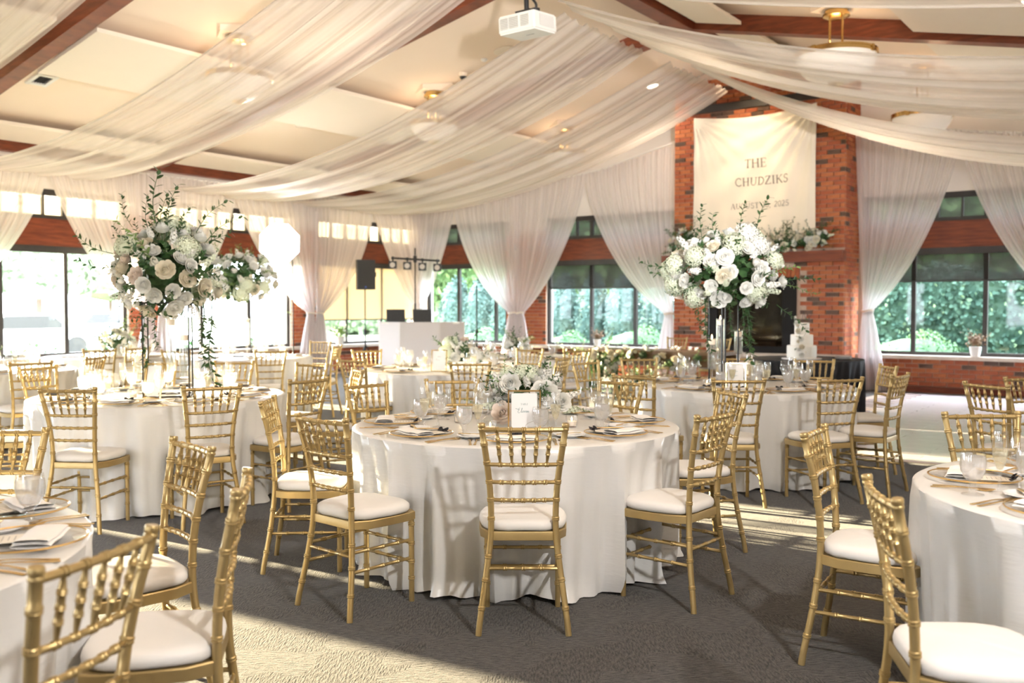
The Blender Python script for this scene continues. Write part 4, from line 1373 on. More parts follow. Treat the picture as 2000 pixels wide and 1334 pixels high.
def charger():
    o = thing('charger_plate', '', 'plate')
    mb = MB(); mb.lathe([(0, 0.004), (0.10, 0.004), (0.115, 0.008), (0.162, 0.017), (0.165, 0.018), (0.162, 0.013), (0.115, 0.003), (0.10, 0.0), (0, 0.0)], 40); mb.obj('plate', M['plateglass'], o)
    mb = MB(); mb.lathe([(0.160, 0.0175), (0.1635, 0.0205), (0.1675, 0.0185), (0.1655, 0.015), (0.160, 0.0175)], 40); mb.obj('rim', M['gold_rim'], o)
    freeze(o)
    return o
def napkin():
    o = thing('napkin', '', 'napkin')
    mb = MB()
    for k, (w, d, z) in enumerate(((.212, .105, .0), (.206, .098, .010))):
        def pt(u, v, w=w, d=d, z=z):
            a = 2 * PI * v
            yy = cos(a); zz = sin(a)
            return ((u - .5) * w, yy * d / 2 * (1 - 0.04 * k), z + .007 + zz * .0065 + .002 * sin(u * 9 + k))
        mb.grid(pt, 10, 12, False)
    mb.obj('fold', M['napkin'], o, True, 1.0)
    freeze(o)
    return o
def menu_card():
    o = thing('menu_card', '', 'menu card')
    mb = MB(); mb.box((0, 0, .001), (.10, .19, .0012)); mb.obj('card', M['paper_ivory'], o, False)
    mb = MB()
    for i in range(7):
        y = .055 - i * .016
        w = (.05, .06, .045, .06, .05, .055, .04)[i]
        mb.quad((-w / 2, y, .0019), (w / 2, y, .0019), (w / 2, y + .0035, .0019), (-w / 2, y + .0035, .0019))
    mb.obj('lettering', M['ink_pale'], o, False)
    mb = MB()
    for sx in (-1, 1):
        ps = [(0, .083, .006), (sx * .020, .096, .016), (sx * .034, .092, .014), (sx * .030, .080, .008), (sx * .006, .082, .005)]
        for i in range(len(ps) - 1):
            p, q = Vector(ps[i]), Vector(ps[i + 1])
            mb.quad(p + Vector((0, -.005, -.006)), q + Vector((0, -.005, -.006)), q + Vector((0, .004, .006)), p + Vector((0, .004, .006)))
        ps = [(0, .082, .004), (sx * .025, .068, .005), (sx * .055, .060 + .012 * sx, .003)]
        for i in range(2):
            p, q = Vector(ps[i]), Vector(ps[i + 1])
            mb.quad(p + Vector((0, -.005, 0)), q + Vector((0, -.005, 0)), q + Vector((0, .005, .003)), p + Vector((0, .005, .003)))
    mb.box((0, .083, .007), (.013, .012, .012))
    mb.obj('ribbon_bow', M['ribbon'], o, False)
    freeze(o)
    return o
def cutlery(kind):
    o = thing({'fork': 'fork', 'knife': 'knife', 'spoon': 'spoon', 'butter': 'butter_knife'}[kind], '', kind if kind != 'butter' else 'knife')
    mb = MB()
    L = 0.21 if kind != 'butter' else 0.15
    def strip(pts, t=.0022):
        vs_, fs_ = [], []
        for y, w, z in pts:
            vs_ += [(-w, y, z), (w, y, z), (w, y, z + t), (-w, y, z + t)]
        n = len(pts)
        for i in range(n - 1):
            a = i * 4
            fs_ += [(a, a + 1, a + 5, a + 4), (a + 1, a + 2, a + 6, a + 5), (a + 2, a + 3, a + 7, a + 6), (a + 3, a, a + 4, a + 7)]
        fs_ += [(3, 2, 1, 0), tuple((n - 1) * 4 + k for k in range(4))]
        mb.add(vs_, fs_)
    if kind == 'fork':
        strip([(-L / 2, .0065, .001), (-L / 2 + .03, .0055, .002), (0, .003, .006), (L / 2 - .075, .003, .006), (L / 2 - .06, .010, .003), (L / 2 - .045, .0115, .002)])
        for k in range(4):
            x = -.0092 + k * .0061
            mb.box((x, L / 2 - .022, .004), (.0028, .048, .002), Matrix.Rotation(.05, 3, 'X'))
    elif kind == 'spoon':
        strip([(-L / 2, .0065, .001), (-L / 2 + .03, .0055, .002), (0, .003, .006), (L / 2 - .06, .003, .005), (L / 2 - .048, .011, .003), (L / 2 - .028, .018, .001), (L / 2 - .010, .014, .003), (L / 2, .004, .005)])
    else:
        strip([(-L / 2, .0065, .001), (-L / 2 + .04, .005, .003), (0, .0045, .003), (.005, .009, .002), (L / 2 - .03, .010, .002), (L / 2 - .008, .007, .002), (L / 2, .001, .002)])
    mb.obj('metal', M['gold_rim'], o, True, .8)
    freeze(o)
    return o
def bread_plate():
    o = thing('bread_plate', '', 'plate')
    mb = MB(); mb.lathe([(0, .006), (.055, .006), (.070, .012), (.085, .016), (.086, .0145), (.070, .008), (.055, .0), (0, 0)], 32); mb.obj('plate', M['porcelain'], o)
    freeze(o)
    return o
KIT = {'water_goblet': goblet('iced'), 'champagne_flute': goblet('flute'), 'wine_glass': goblet('wine'), 'charger_plate': charger(), 'napkin': napkin(), 'menu_card': menu_card(),
       'fork': cutlery('fork'), 'knife': cutlery('knife'), 'spoon': cutlery('spoon'), 'butter_knife': cutlery('butter'), 'bread_plate': bread_plate()}
USED = set()
GROUP = {'water_goblet': 'iced water goblets', 'champagne_flute': 'champagne flutes', 'wine_glass': 'empty wine glasses', 'charger_plate': 'gold rimmed glass chargers', 'napkin': 'folded white napkins', 'menu_card': 'menu cards with black bows',
         'fork': 'gold forks', 'knife': 'gold knives', 'spoon': 'gold spoons', 'butter_knife': 'gold butter knives', 'bread_plate': 'white bread plates'}
def place(kind, base, ang, lx, ly, z, rz, label):
    if kind in USED:
        o = copy_tree(KIT[kind])
    else:
        o = KIT[kind]; USED.add(kind)
    c, s_ = cos(ang), sin(ang)
    o.location = (base[0] + lx * c - ly * s_, base[1] + lx * s_ + ly * c, z)
    o.rotation_euler = (0, 0, ang + rz)
    o['label'] = label
    o['group'] = GROUP[kind]
    return o
TZ = TABLE_H + 0.0005
def setting(tk, deg, seat, where, full=True, r_=0.70, rs=random.Random(11)):
    """deg: direction of the seat seen from the table centre, 0 = towards the camera, 90 = left"""
    a = math.radians(deg)
    d = Vector((-sin(a), -cos(a), 0))
    tx, ty = TABLES[tk]
    base = Vector((tx, ty, 0)) + d * r_
    ang = math.atan2(-d.y, -d.x) - PI / 2                      # local y towards the table centre
    j = lambda s=.008: rs.uniform(-s, s)
    at_ = ' at the ' + seat + ' of ' + where
    place('charger_plate', base, ang, 0, 0, TZ, 0, 'glass charger with gold rim' + at_)
    place('menu_card', base, ang, .02 + j(), .055 + j(), TZ + .0125, .12 + j(.1), 'menu card with black bow' + at_)
    place('napkin', base, ang, j(), -.045, TZ + .0115, j(.12), 'folded white napkin' + at_)
    place('water_goblet', base, ang, .125 + j(), .185 + j(), TZ, 0, 'iced water goblet' + at_)
    place('champagne_flute', base, ang, .205 + j(), .20 + j(), TZ, 0, 'champagne flute' + at_)
    place('wine_glass', base, ang, .165 + j(), .27 + j(), TZ, 0, 'empty wine glass' + at_)
    if full:
        place('bread_plate', base, ang, -.215 + j(), .135 + j(), TZ, 0, 'white bread plate' + at_)
        place('butter_knife', base, ang, -.225, .135, TZ + .016, 1.1 + j(.2), 'butter knife on bread plate' + at_)
        place('fork', base, ang, -.195, -.03 + j(), TZ, j(.05), 'inner gold fork' + at_)
        place('fork', base, ang, -.225, -.04 + j(), TZ, j(.05), 'outer gold fork' + at_)
        place('knife', base, ang, .192, -.03 + j(), TZ, j(.05), 'gold knife' + at_)
        place('spoon', base, ang, .222, -.04 + j(), TZ, j(.05), 'gold spoon' + at_)
SEATS8 = [(0, 'front seat'), (44, 'front left seat'), (92, 'left seat'), (136, 'back left seat'), (176, 'back seat'), (216, 'back right seat'), (264, 'right seat'), (312, 'front right seat')]
for d_, n_ in SEATS8:
    setting('E', d_, n_, 'the ' + E)
for d_, n_ in ((2, 'front seat'), (-36, 'front right seat'), (-74, 'right seat'), (-110, 'far right seat'), (-148, 'back right seat'), (180, 'back seat'), (150, 'back left seat'), (112, 'far left seat'), (82, 'left seat'), (42, 'front left seat')):
    setting('L', d_, n_, 'left tall flower table')
for d_, n_ in ((-15, 'front right seat'), (16, 'front left seat'), (46, 'left seat'), (118, 'far left seat'), (150, 'back left seat'), (188, 'back seat'), (222, 'back right seat'), (266, 'right end seat'), (-45, 'right seat')):
    setting('R', d_, n_, 'right tall flower table')
for d_, n_ in ((-12, 'front seat'), (42, 'front left seat'), (90, 'left seat'), (135, 'back left seat'), (218, 'back right seat'), (262, 'right seat'), (-58, 'front right seat')):
    setting('M', d_, n_, 'table before the booth', False)
for d_, n_ in ((-28, 'front seat'), (20, 'front left seat'), (66, 'left seat'), (152, 'back left seat'), (205, 'back right seat'), (264, 'right seat')):
    setting('B', d_, n_, 'far tall flower table', False)
for d_, n_ in ((-40, 'front right seat'), (-78, 'right seat'), (-130, 'back right seat'), (180, 'back seat'), (0, 'front seat')):
    setting('G', d_, n_, 'left edge table', False)
for d_, n_ in ((-20, 'front seat'), (-60, 'right seat'), (25, 'left seat'), (180, 'back seat')):
    setting('W', d_, n_, 'table under the far left window', False)
for d_, n_ in ((20, 'front seat'), (70, 'left seat'), (-40, 'right seat'), (150, 'back left seat'), (210, 'back right seat')):
    setting('C', d_, n_, 'far centre table', False)
for d_, n_ in ((-139, 'far right seat'), (-103, 'right seat'), (180, 'back seat'), (-69, 'front right seat')):
    setting('N', d_, n_, 'near left corner table', True, .755)
place('water_goblet', (-1.485, 2.90, 0), 0.0, 0, 0, TZ, 0, 'large frosted iced water goblet standing nearest the camera at the left frame edge')
for kind, x, y, lab in (('water_goblet', 1.63, 3.33, 'frosted iced water goblet nearest the rim of the near right corner table'), ('champagne_flute', 1.735, 3.35, 'champagne flute beside the frosted goblet on the near right corner table'), ('wine_glass', 1.835, 3.40, 'empty wine glass beside the flute at the right frame edge')):
    place(kind, (x, y, 0), 0.0, 0, 0, TZ, 0, lab)
for d_, n_ in ((117, 'far left seat'), (66, 'left seat'), (170, 'back seat'), (24, 'front left seat')):
    setting('P', d_, n_, 'near right corner table')

# ---- table signs
def sign(x, y, z, rz, w, h, word, label, frame=True, back=False, lift=0.0):
    o = thing('table_sign', label, 'sign', (x, y, z), rz)
    t = 0.0075
    cw, chh = w * .78, h * .86
    if frame:
        for cx_, cz_, dx, dz in ((0, h - t / 2, w, t), (0, t / 2, w, t), (-w / 2 + t / 2, h / 2, t, h), (w / 2 - t / 2, h / 2, t, h)):
            mb = MB(); mb.box((cx_, 0, cz_), (dx, .014, dz)); mb.obj('frame_bar', M['gold_rim'], o, False)
        mb = MB(); mb.box((0, 0, h / 2), (w - 2 * t, .003, h - 2 * t)); mb.obj('glass_pane', M['plateglass'], o, False)
        mb = MB(); mb.box((0, .055, .004), (w * .5, .11, .006)); mb.obj('foot', M['gold_rim'], o, False)
    mb = MB(); mb.box((0, -.004 if not back else .004, h / 2), (cw, .002, chh)); mb.obj('card', M['paper'], o, False)
    if word:
        mb = MB()
        yy = -.0056 if not back else .0056
        sg = 1 if not back else -1
        q, lw = letter_quads('TABLE', h * .042)
        for f in q:
            mb.quad(*[(sg * (p[0] - lw / 2), yy, h * .665 + p[1]) for p in f])
        u = w * .105
        for f in script_quads(word, u, -w * .19, h * .49, w * .008):
            mb.quad(*[(sg * p[0], yy, p[1]) for p in f])
        mb.obj('lettering', M['ink_teal'], o, False)
        if word == 'Eleven':
            mb = MB()
            def arc(cx_, cz_, rx, rz_, a0, a1, tt=.0019, tilt=.17):
                ps = []
                for k in range(19):
                    a = math.radians(a0 + (a1 - a0) * k / 18)
                    x_, z_ = rx * cos(a), rz_ * sin(a)
                    ps.append((cx_ + x_ * cos(tilt) - z_ * sin(tilt), cz_ + x_ * sin(tilt) + z_ * cos(tilt)))
                for (ax_, az_), (bx_, bz_) in zip(ps[:-1], ps[1:]):
                    if max(ax_, bx_) > cw / 2 or min(az_, bz_) < h * .07: continue
                    dx, dz = bx_ - ax_, bz_ - az_
                    l = math.hypot(dx, dz)
                    nx, nz_ = -dz / l * tt / 2, dx / l * tt / 2
                    mb.quad((ax_ - nx, yy, az_ - nz_), (bx_ - nx, yy, bz_ - nz_), (bx_ + nx, yy, bz_ + nz_), (ax_ + nx, yy, az_ + nz_))
            ox, oz = w * .30, h * .215
            arc(ox, oz, w * .27, h * .085, 0, 360)
            arc(ox, oz - h * .06, w * .27, h * .085, 180, 360)
            arc(ox, oz - h * .075, w * .26, h * .085, 185, 355)
            arc(ox, oz + h * .01, w * .24, h * .05, 200, 340)
            mb.obj('drawing', M['ink_pale'], o, False)
    return o
SCRIPT['~'] = [[(-.2, 1.0), (.2, 1.15), (.6, .95), (.3, .4), (.0, .1)], [(.9, .35), (1.2, .6), (1.5, .3), (1.8, .5), (2.1, .35), (2.4, .45)]]
for px, py, Y, rz, w, h, word, lab, lean in (
    (1024, 838, 4.92, .03, .172, .232, 'Eleven', 'gold framed table sign reading Table Eleven with a pale line drawing', 0.0),
    (1437, 752, 7.62, -.15, .160, .215, 'Four', 'gold framed white sign on the right tall flower table before the candles', -.12),
    (296, 772, 6.86, -.55, .185, .255, None, 'backlit gold framed sign on the left tall flower table', -.16),
    (857, 722, 9.75, -.15, .165, .225, '~', 'gold framed ivory sign before the low flowers of the table by the booth', -.14)):
    sp_ = at(px, py, Y)
    o = sign(sp_.x, sp_.y, TZ, rz, w, h, word, lab)
    if lean:
        o.rotation_euler.x = lean

# ================================================================== FLOWERS
def petal(mb, base, out, up, w, h, curl, n=3):
    """a cupped petal: rises from base along up, leaning to out; curl bends its rim outwards"""
    side = out.cross(up).normalized()
    o = len(mb.v)
    for j in range(n + 1):
        k = j / n
        ww = w * (sin(PI * (0.18 + 0.62 * k)) ** 0.8)
        for i in (-1, -0.5, 0, 0.5, 1):
            p = base + up * (h * k) + out * (curl * k * k * h - 0.22 * w * i * i * (1 - .5 * k)) + side * (ww * i)
            if j == n:
                p -= up * (0.12 * h * i * i)
            mb.v.append(tuple(p))
    for j in range(n):
        for i in range(4):
            a = o + j * 5 + i
            mb.f.append((a, a + 1, a + 6, a + 5))
def rose_mesh(name, m, seed, tight=False):
    r = random.Random(seed)
    mb = MB()
    Z = Vector((0, 0, 1))
    rings = [(3, .08, .60, -.15), (4, .18, .66, -.10), (5, .30, .66, -.05), (6, .44, .62, .05), (7, .58, .54, .22), (8, .70, .44, .42)] if not tight else [(4, .10, .40, -.3), (6, .24, .44, -.35), (7, .40, .44, -.35), (8, .56, .42, -.30), (9, .70, .38, -.22)]
    for q, (n, rad, h, curl) in enumerate(rings):
        for k in range(n):
            a = 2 * PI * (k + 0.37 * q + r.uniform(-.08, .08)) / n
            out = Vector((cos(a), sin(a), 0))
            base = out * rad * 0.62 + Z * (-0.28 + .05 * (4 - q))
            petal(mb, base, out, (Z + out * (0.06 + 0.12 * q)).normalized(), rad * 0.50 + .13, h + r.uniform(-.03, .03) + .22, curl)
    o = len(mb.v)
    prof = [(0.0, -.42), (.30, -.36), (.52, -.2), (.5, .0), (.30, .22), (.12, .36), (0, .38)]
    mb.lathe(prof, 10)
    return mb.mesh(name, m, True, 1.5)
def hydrangea_mesh(name, m, seed):
    r = random.Random(seed)
    mb = MB()
    N = 64
    for i in range(N):
        z = 1 - 1.45 * (i + .5) / N
        a = i * 2.39996
        rr = math.sqrt(max(0, 1 - z * z))
        d = Vector((rr * cos(a), rr * sin(a), z * .86))
        n = d.normalized()
        c = d * r.uniform(.93, 1.05)
        x = n.orthogonal().normalized()
        x.rotate(Matrix.Rotation(r.uniform(0, 6), 3, n))
        y = n.cross(x)
        s_ = r.uniform(.15, .20)
        for u, v in ((x, y), (y, -x), (-x, -y), (-y, x)):
            mb.quad(c, c + (u + v * .55) * s_ + n * .05, c + u * s_ * 1.25 + n * .02 + (u + v) * 0, c + (u - v * .55) * s_ + n * .05)
    mb.lathe([(0, -.55), (.45, -.42), (.66, -.1), (.64, .2), (.42, .5), (0, .62)], 12)
    return mb.mesh(name, m, True, 1.0)
def stock_mesh(name, m, seed):
    """a spike of small ruffled florets"""
    r = random.Random(seed)
    mb = MB()
    for i in range(26):
        h = i / 25
        a = i * 2.4
        rad = .34 * (1 - .6 * h) + .05
        c = Vector((cos(a) * rad, sin(a) * rad, -.6 + 1.7 * h))
        n = Vector((cos(a), sin(a), .5)).normalized()
        x = n.orthogonal().normalized(); y = n.cross(x)
        s_ = .24 * (1 - .5 * h) + r.uniform(0, .05)
        for k in range(5):
            b = 2 * PI * k / 5 + r.uniform(0, .4)
            u = x * cos(b) + y * sin(b); v = n.cross(u)
            mb.quad(c, c + u * s_ * .8 + v * s_ * .5 + n * .07, c + u * s_ * 1.2 + n * .03, c + u * s_ * .8 - v * s_ * .5 + n * .07)
    return mb.mesh(name, m, True, 1.0)
def bud_mesh(name, m):
    mb = MB(); mb.lathe([(0, -.5), (.25, -.42), (.42, -.1), (.40, .15), (.26, .40), (.08, .55), (0, .56)], 10)
    return mb.mesh(name, m, True, 1.5)
def add_leaf(mb, p, d, n, L, w):
    s_ = d.cross(n).normalized()
    q = [p, p + d * L * .3 + s_ * w, p + d * L * .7 + s_ * w * .8 - n * L * .06, p + d * L - n * L * .16, p + d * L * .7 - s_ * w * .8 - n * L * .06, p + d * L * .3 - s_ * w]
    mid = p + d * L * .5 + n * (-w * .25)
    o = len(mb.v)
    mb.v.extend(tuple(x) for x in q + [mid])
    for i in range(6):
        mb.f.append((o + i, o + (i + 1) % 6, o + 6))
def sprig_mesh(name, m, seed, n=16, droop=0.0, lw=.052, ll=.30):
    """stem along +z of length 1.5 with alternate leaves"""
    r = random.Random(seed)
    mb = MB()
    pts = []
    for k in range(9):
        t = k / 8
        pts.append(Vector((.22 * t * t + .05 * sin(5 * t + seed), .06 * sin(4 * t + seed * 2), 1.5 * t - droop * t * t)))
    mb.tube(pts, [.014 * (1 - .6 * k / 8) for k in range(9)], 4)
    for i in range(n):
        t = .15 + .85 * i / (n - 1)
        j = min(int(t * 8), 7)
        p = pts[j].lerp(pts[j + 1], t * 8 - j)
        ax = (pts[j + 1] - pts[j]).normalized()
        a = i * 2.5 + r.uniform(-.4, .4)
        x = ax.orthogonal().normalized(); y = ax.cross(x)
        o_ = x * cos(a) + y * sin(a)
        d = (o_ * .85 + ax * .6).normalized()
        add_leaf(mb, p, d, ax, ll * r.uniform(.75, 1.15), lw)
    return mb.mesh(name, m, True, .8)
def leafball_mesh(name, m, seed, n=150, L=.36):
    r = random.Random(seed)
    mb = MB()
    for i in range(n):
        z = 1 - 2 * (i + .5) / n
        a = i * 2.39996
        rr = math.sqrt(1 - z * z)
        nrm = Vector((rr * cos(a), rr * sin(a), z))
        p = nrm * r.uniform(.40, .95)
        d = (nrm * .5 + Vector((r.uniform(-1, 1), r.uniform(-1, 1), r.uniform(-1, 1)))).normalized()
        add_leaf(mb, p, d, nrm, L * r.uniform(.7, 1.2), L * .28)
    mb.lathe([(0, -.45), (.3, -.36), (.46, -.1), (.42, .2), (.2, .42), (0, .46)], 10)
    return mb.mesh(name, m, True, .8)
BLOOM = {
    'rose': [rose_mesh('rose', M['petal_white'], 1), rose_mesh('rose', M['petal_cream'], 2), rose_mesh('rose', M['petal_blush'], 3), rose_mesh('rose', M['petal_white'], 4)],
    'ranunculus': [rose_mesh('ranunculus', M['petal_white'], 5, True), rose_mesh('ranunculus', M['petal_cream'], 6, True)],
    'hydrangea': [hydrangea_mesh('hydrangea', M['petal_green'], 7), hydrangea_mesh('hydrangea', M['petal_white'], 8)],
    'stock': [stock_mesh('stock', M['petal_white'], 9), stock_mesh('stock', M['petal_green'], 10)],
    'bud': [bud_mesh('bud', M['petal_white']), bud_mesh('bud', M['petal_cream'])],
}
SPRIG = [sprig_mesh('leaf_sprig', M['leaf'], k) for k in (1, 2, 3)]
SPRIG_LIGHT = [sprig_mesh('leaf_sprig', M['leaf_light'], k, 17, 0, .045, .24) for k in (4, 5)]
VINE = [sprig_mesh('trailing_vine', M['leaf'], k, 24, 0.1, .042, .20) for k in (6, 7)]
LEAFBALL = leafball_mesh('foliage', M['leaf'], 3, 260, .34)
LEAFBALL_L = leafball_mesh('foliage', M['leaf_light'], 5)
def quat_to(d, twist=0.0):
    return (Vector((0, 0, 1)).rotation_difference(Vector(d).normalized()) @ Matrix.Rotation(twist, 3, 'Z').to_quaternion()).to_euler()
def bouquet(root, c, rad, n, seed, size=.055, mix=(('rose', .42), ('hydrangea', .16), ('stock', .22), ('bud', .12), ('ranunculus', .08)), low=-.75, cream=.35, sprigs=10, leafy=1.0, ball=None, light=False):
    """blooms over an ellipsoid, leaves between, sprigs reaching out; all are parts of root (local coordinates)"""
    r = random.Random(seed)
    c = Vector(c); rad = Vector(rad)
    link('foliage', ball or LEAFBALL, root, c, (0, 0, r.uniform(0, 6)), tuple(rad * .86 * leafy))
    for i in range(n):
        z = 1 - (1 - low) * (i + .5) / n
        a = i * 2.39996 + r.uniform(-.25, .25)
        q = math.sqrt(max(0, 1 - z * z))
        d = Vector((q * cos(a), q * sin(a), z))
        p = c + Vector((d.x * rad.x, d.y * rad.y, d.z * rad.z)) * r.uniform(.86, 1.06)
        x = r.random(); kind = mix[0][0]
        for k, w in mix:
            if x < w:
                kind = k; break
            x -= w
        ms = BLOOM[kind]
        me = ms[0] if r.random() > cream else ms[r.randrange(len(ms))]
        s_ = size * {'rose': 1.0, 'hydrangea': 1.45, 'stock': .95, 'bud': .75, 'ranunculus': .9}[kind] * r.uniform(.85, 1.15)
        dd = (d + Vector((0, 0, .15)) + Vector((r.uniform(-.3, .3), r.uniform(-.3, .3), r.uniform(-.3, .3)))).normalized()
        link(kind, me, root, p, quat_to(dd, r.uniform(0, 6)), s_)
    for i in range(int(n * .55)):
        z = 1 - (1 - low) * (i + .2) / (n * .55)
        a = i * 2.39996 + 1.3
        q = math.sqrt(max(0, 1 - z * z))
        d = Vector((q * cos(a), q * sin(a), z))
        p = c + Vector((d.x * rad.x, d.y * rad.y, d.z * rad.z)) * .72
        ms = SPRIG_LIGHT if light and i % 2 else SPRIG
        link('leaf_sprig', ms[i % len(ms)], root, p, quat_to(d + Vector((r.uniform(-.6, .6), r.uniform(-.6, .6), r.uniform(-.6, .4))), r.uniform(0, 6)), size * r.uniform(1.7, 2.3))
    for i in range(sprigs):
        a = 2 * PI * i / max(1, sprigs) + r.uniform(-.4, .4)
        z = r.uniform(-.2, .9)
        q = math.sqrt(max(0, 1 - z * z))
        d = Vector((q * cos(a), q * sin(a), z))
        p = c + Vector((d.x * rad.x, d.y * rad.y, d.z * rad.z)) * .75
        ms = SPRIG_LIGHT if (light or r.random() < .3) else SPRIG
        link('leaf_sprig', ms[i % len(ms)], root, p, quat_to(d + Vector((0, 0, .2)), r.uniform(0, 6)), size * r.uniform(2.2, 3.4))

def tall_stand(x, y, label, top, half=.085, rz=.3, group='tall black flower stands'):
    o = thing('flower_stand', label, 'stand', (x, y, TZ), rz, group)
    h = top - TZ
    for sx in (-1, 1):
        for sy in (-1, 1):
            mb = MB(); mb.box((sx * half, sy * half, h / 2), (.010, .010, h)); mb.obj('post', M['blackmetal'], o, False)
    for z in (0.005, h - .005):
        mb = MB()
        for q in (-1, 1):
            mb.box((0, q * half, z), (half * 2, .010, .010)); mb.box((q * half, 0, z), (.010, half * 2, .010))
        mb.obj('base_frame' if z < .1 else 'top_frame', M['blackmetal'], o, False)
    return o
# right: tall white arrangement
X, Y = 1.80, 8.05
tall_stand(X, Y, 'four-post black stand carrying the tall white flowers before the fireplace', 1.50, .085, .45)
o = thing('tall_flower_arrangement', 'tall white rose and hydrangea arrangement in front of the brick fireplace', 'flowers', (X, Y, 1.50), 0, 'tall flower arrangements')
bouquet(o, (0, 0, .22), (.46, .42, .33), 100, 51, .064, low=-.82, cream=.3, sprigs=9)
for (dx, dz, tx, tz, s_) in ((.20, .46, .18, 1, .26), (.09, .50, .02, 1, .20), (-.22, .44, -.15, 1, .22), (-.45, .25, -1, .05, .20), (.48, .10, 1, -.1, .18), (.42, -.05, .8, -.6, .22), (.45, .15, 1, .15, .2)):
    link('leaf_sprig', SPRIG[0] if s_ > .19 else SPRIG_LIGHT[0], o, (dx, -.12, dz), quat_to((tx, -.15, tz)), s_)
for dx, dy, s_ in ((.10, -.1, .30), (.18, .02, .34), (.03, .05, .26), (-.25, -.1, .24), (.14, -.05, .42), (-.2, -.12, .36)):
    link('trailing_vine', VINE[0] if dx > 0 else VINE[1], o, (dx, dy, .06), quat_to((.12 * dx, -.1, -1)), s_)
# left: big tall arrangement
X, Y = -2.58, 7.10
tall_stand(X, Y, 'four-post black stand carrying the big flowers on the left table', 1.46, .16, .25)
o = thing('tall_flower_arrangement', 'big backlit white and blush flower arrangement on the left table', 'flowers', (X, Y, 1.46), 0, 'tall flower arrangements')
bouquet(o, (0, 0, .21), (.37, .36, .36), 84, 52, .064, low=-.8, cream=.6, sprigs=10)
for (dx, dz, tx, tz, s_) in ((-.03, .50, -.10, 1, .32), (.03, .48, .10, 1, .26), (-.08, .46, -.2, 1, .22), (.0, .45, 0, 1, .24), (.10, .42, .25, 1, .2), (.06, .44, -.05, 1, .22), (-.22, .55, -.45, 1, .17), (.25, .52, .7, .9, .22), (.32, .45, .9, .8, .22), (-.38, .25, -1, .1, .17), (-.36, .35, -1, .35, .2)):
    link('leaf_sprig', SPRIG[1], o, (dx, -.1, dz), quat_to((tx, -.1, tz)), s_)
for dx, dy, s_ in ((.26, -.05, .34), (.30, 0, .38), (.22, .1, .28), (-.12, -.15, .34), (-.06, -.12, .24), (.33, -.1, .42)):
    link('trailing_vine', VINE[1] if dx > 0 else VINE[0], o, (dx, dy, .0), quat_to((.12 * dx, -.05, -1)), s_)
# far tall arrangement
X, Y = -3.62, 12.7
tall_stand(X, Y, 'black stand carrying the smaller tall flowers at the windows', 1.52, .12, .2)
o = thing('tall_flower_arrangement', 'smaller sunlit cream flower arrangement right behind the big one', 'flowers', (X, Y, 1.52), 0, 'tall flower arrangements')
bouquet(o, (0, 0, .27), (.42, .38, .34), 64, 53, .075, low=-.75, cream=.8, sprigs=9, light=True)
for dx, dz, tx, tz, s_ in ((-.05, .5, -.1, 1, .16), (.12, .5, .1, 1, .15), (.38, .35, 1, .2, .22), (.4, .0, 1, -.5, .22)):
    link('leaf_sprig', SPRIG_LIGHT[1], o, (dx, -.1, dz), quat_to((tx, 0, tz)), s_)

def low_flowers(x, y, label, rad, n, seed, size, z0=TZ, mix=None, cream=.3, sprigs=8):
    o = thing('low_flower_arrangement', label, 'flowers', (x, y, z0), 0, 'low table flowers')
    mb = MB(); mb.lathe([(0, 0), (.075, 0), (.085, .01), (.10, .075), (.095, .075), (0, .06)], 20); mb.obj('bowl', M['porcelain'], o)
    bouquet(o, (0, 0, .07 + rad[2] * .45), rad, n, seed, size, mix or (('rose', .28), ('ranunculus', .16), ('stock', .40), ('bud', .10), ('hydrangea', .06)), -.35, cream, sprigs, .85)
    return o
o = low_flowers(.085, 5.45, 'low white rose and ranunculus centrepiece behind the Eleven sign', (.20, .18, .16), 62, 61, .040, cream=.25, sprigs=8)
for dx, dz, tx, tz, k, s_ in ((.16, .24, .35, 1, 0, .05), (.09, .26, .1, 1, 0, .05), (-.17, .24, -.4, 1, 0, .05), (.25, .16, 1, .4, 0, .05), (-.21, .10, -1, .0, 1, .05), (.24, .08, 1, 0, 1, .05)):
    link('stock', BLOOM['stock'][k], o, (dx, -.06, dz), quat_to((tx, -.2, tz)), s_)
for dx, dz, tx, tz in ((-.12, .28, -.2, 1), (-.24, .11, -1, .1), (.26, .18, 1, .4), (.24, .10, 1, -.1)):
    link('leaf_sprig', SPRIG_LIGHT[0], o, (dx, -.07, dz), quat_to((tx, -.1, tz)), .085)
for x_, z_, me, s_ in ((-.065, .165, BLOOM['ranunculus'][0], .052), (.095, .175, BLOOM['rose'][0], .078), (-.135, .07, BLOOM['rose'][2], .064), (-.095, .235, BLOOM['rose'][3], .058), (.19, .13, BLOOM['rose'][0], .055)):
    link('rose' if me.name.startswith('rose') else 'ranunculus', me, o, (x_, -.16, z_), quat_to((x_ * 1.5, -1, .35)), s_)
low_flowers(-.56, 10.35, 'low cream flower bowl before the white booth', (.21, .19, .16), 34, 62, .055, cream=.7)
low_flowers(-5.35, 12.8, 'glaring white flower bowl before the sunlit window', (.24, .22, .20), 34, 63, .065, cream=.2)
low_flowers(.05, 12.7, 'low white flower bowl on the far centre table', (.16, .16, .12), 22, 64, .055, cream=.4)
low_flowers(-5.75, 10.1, 'low white flower bowl on the left edge table', (.20, .18, .16), 26, 65, .055, cream=.4)

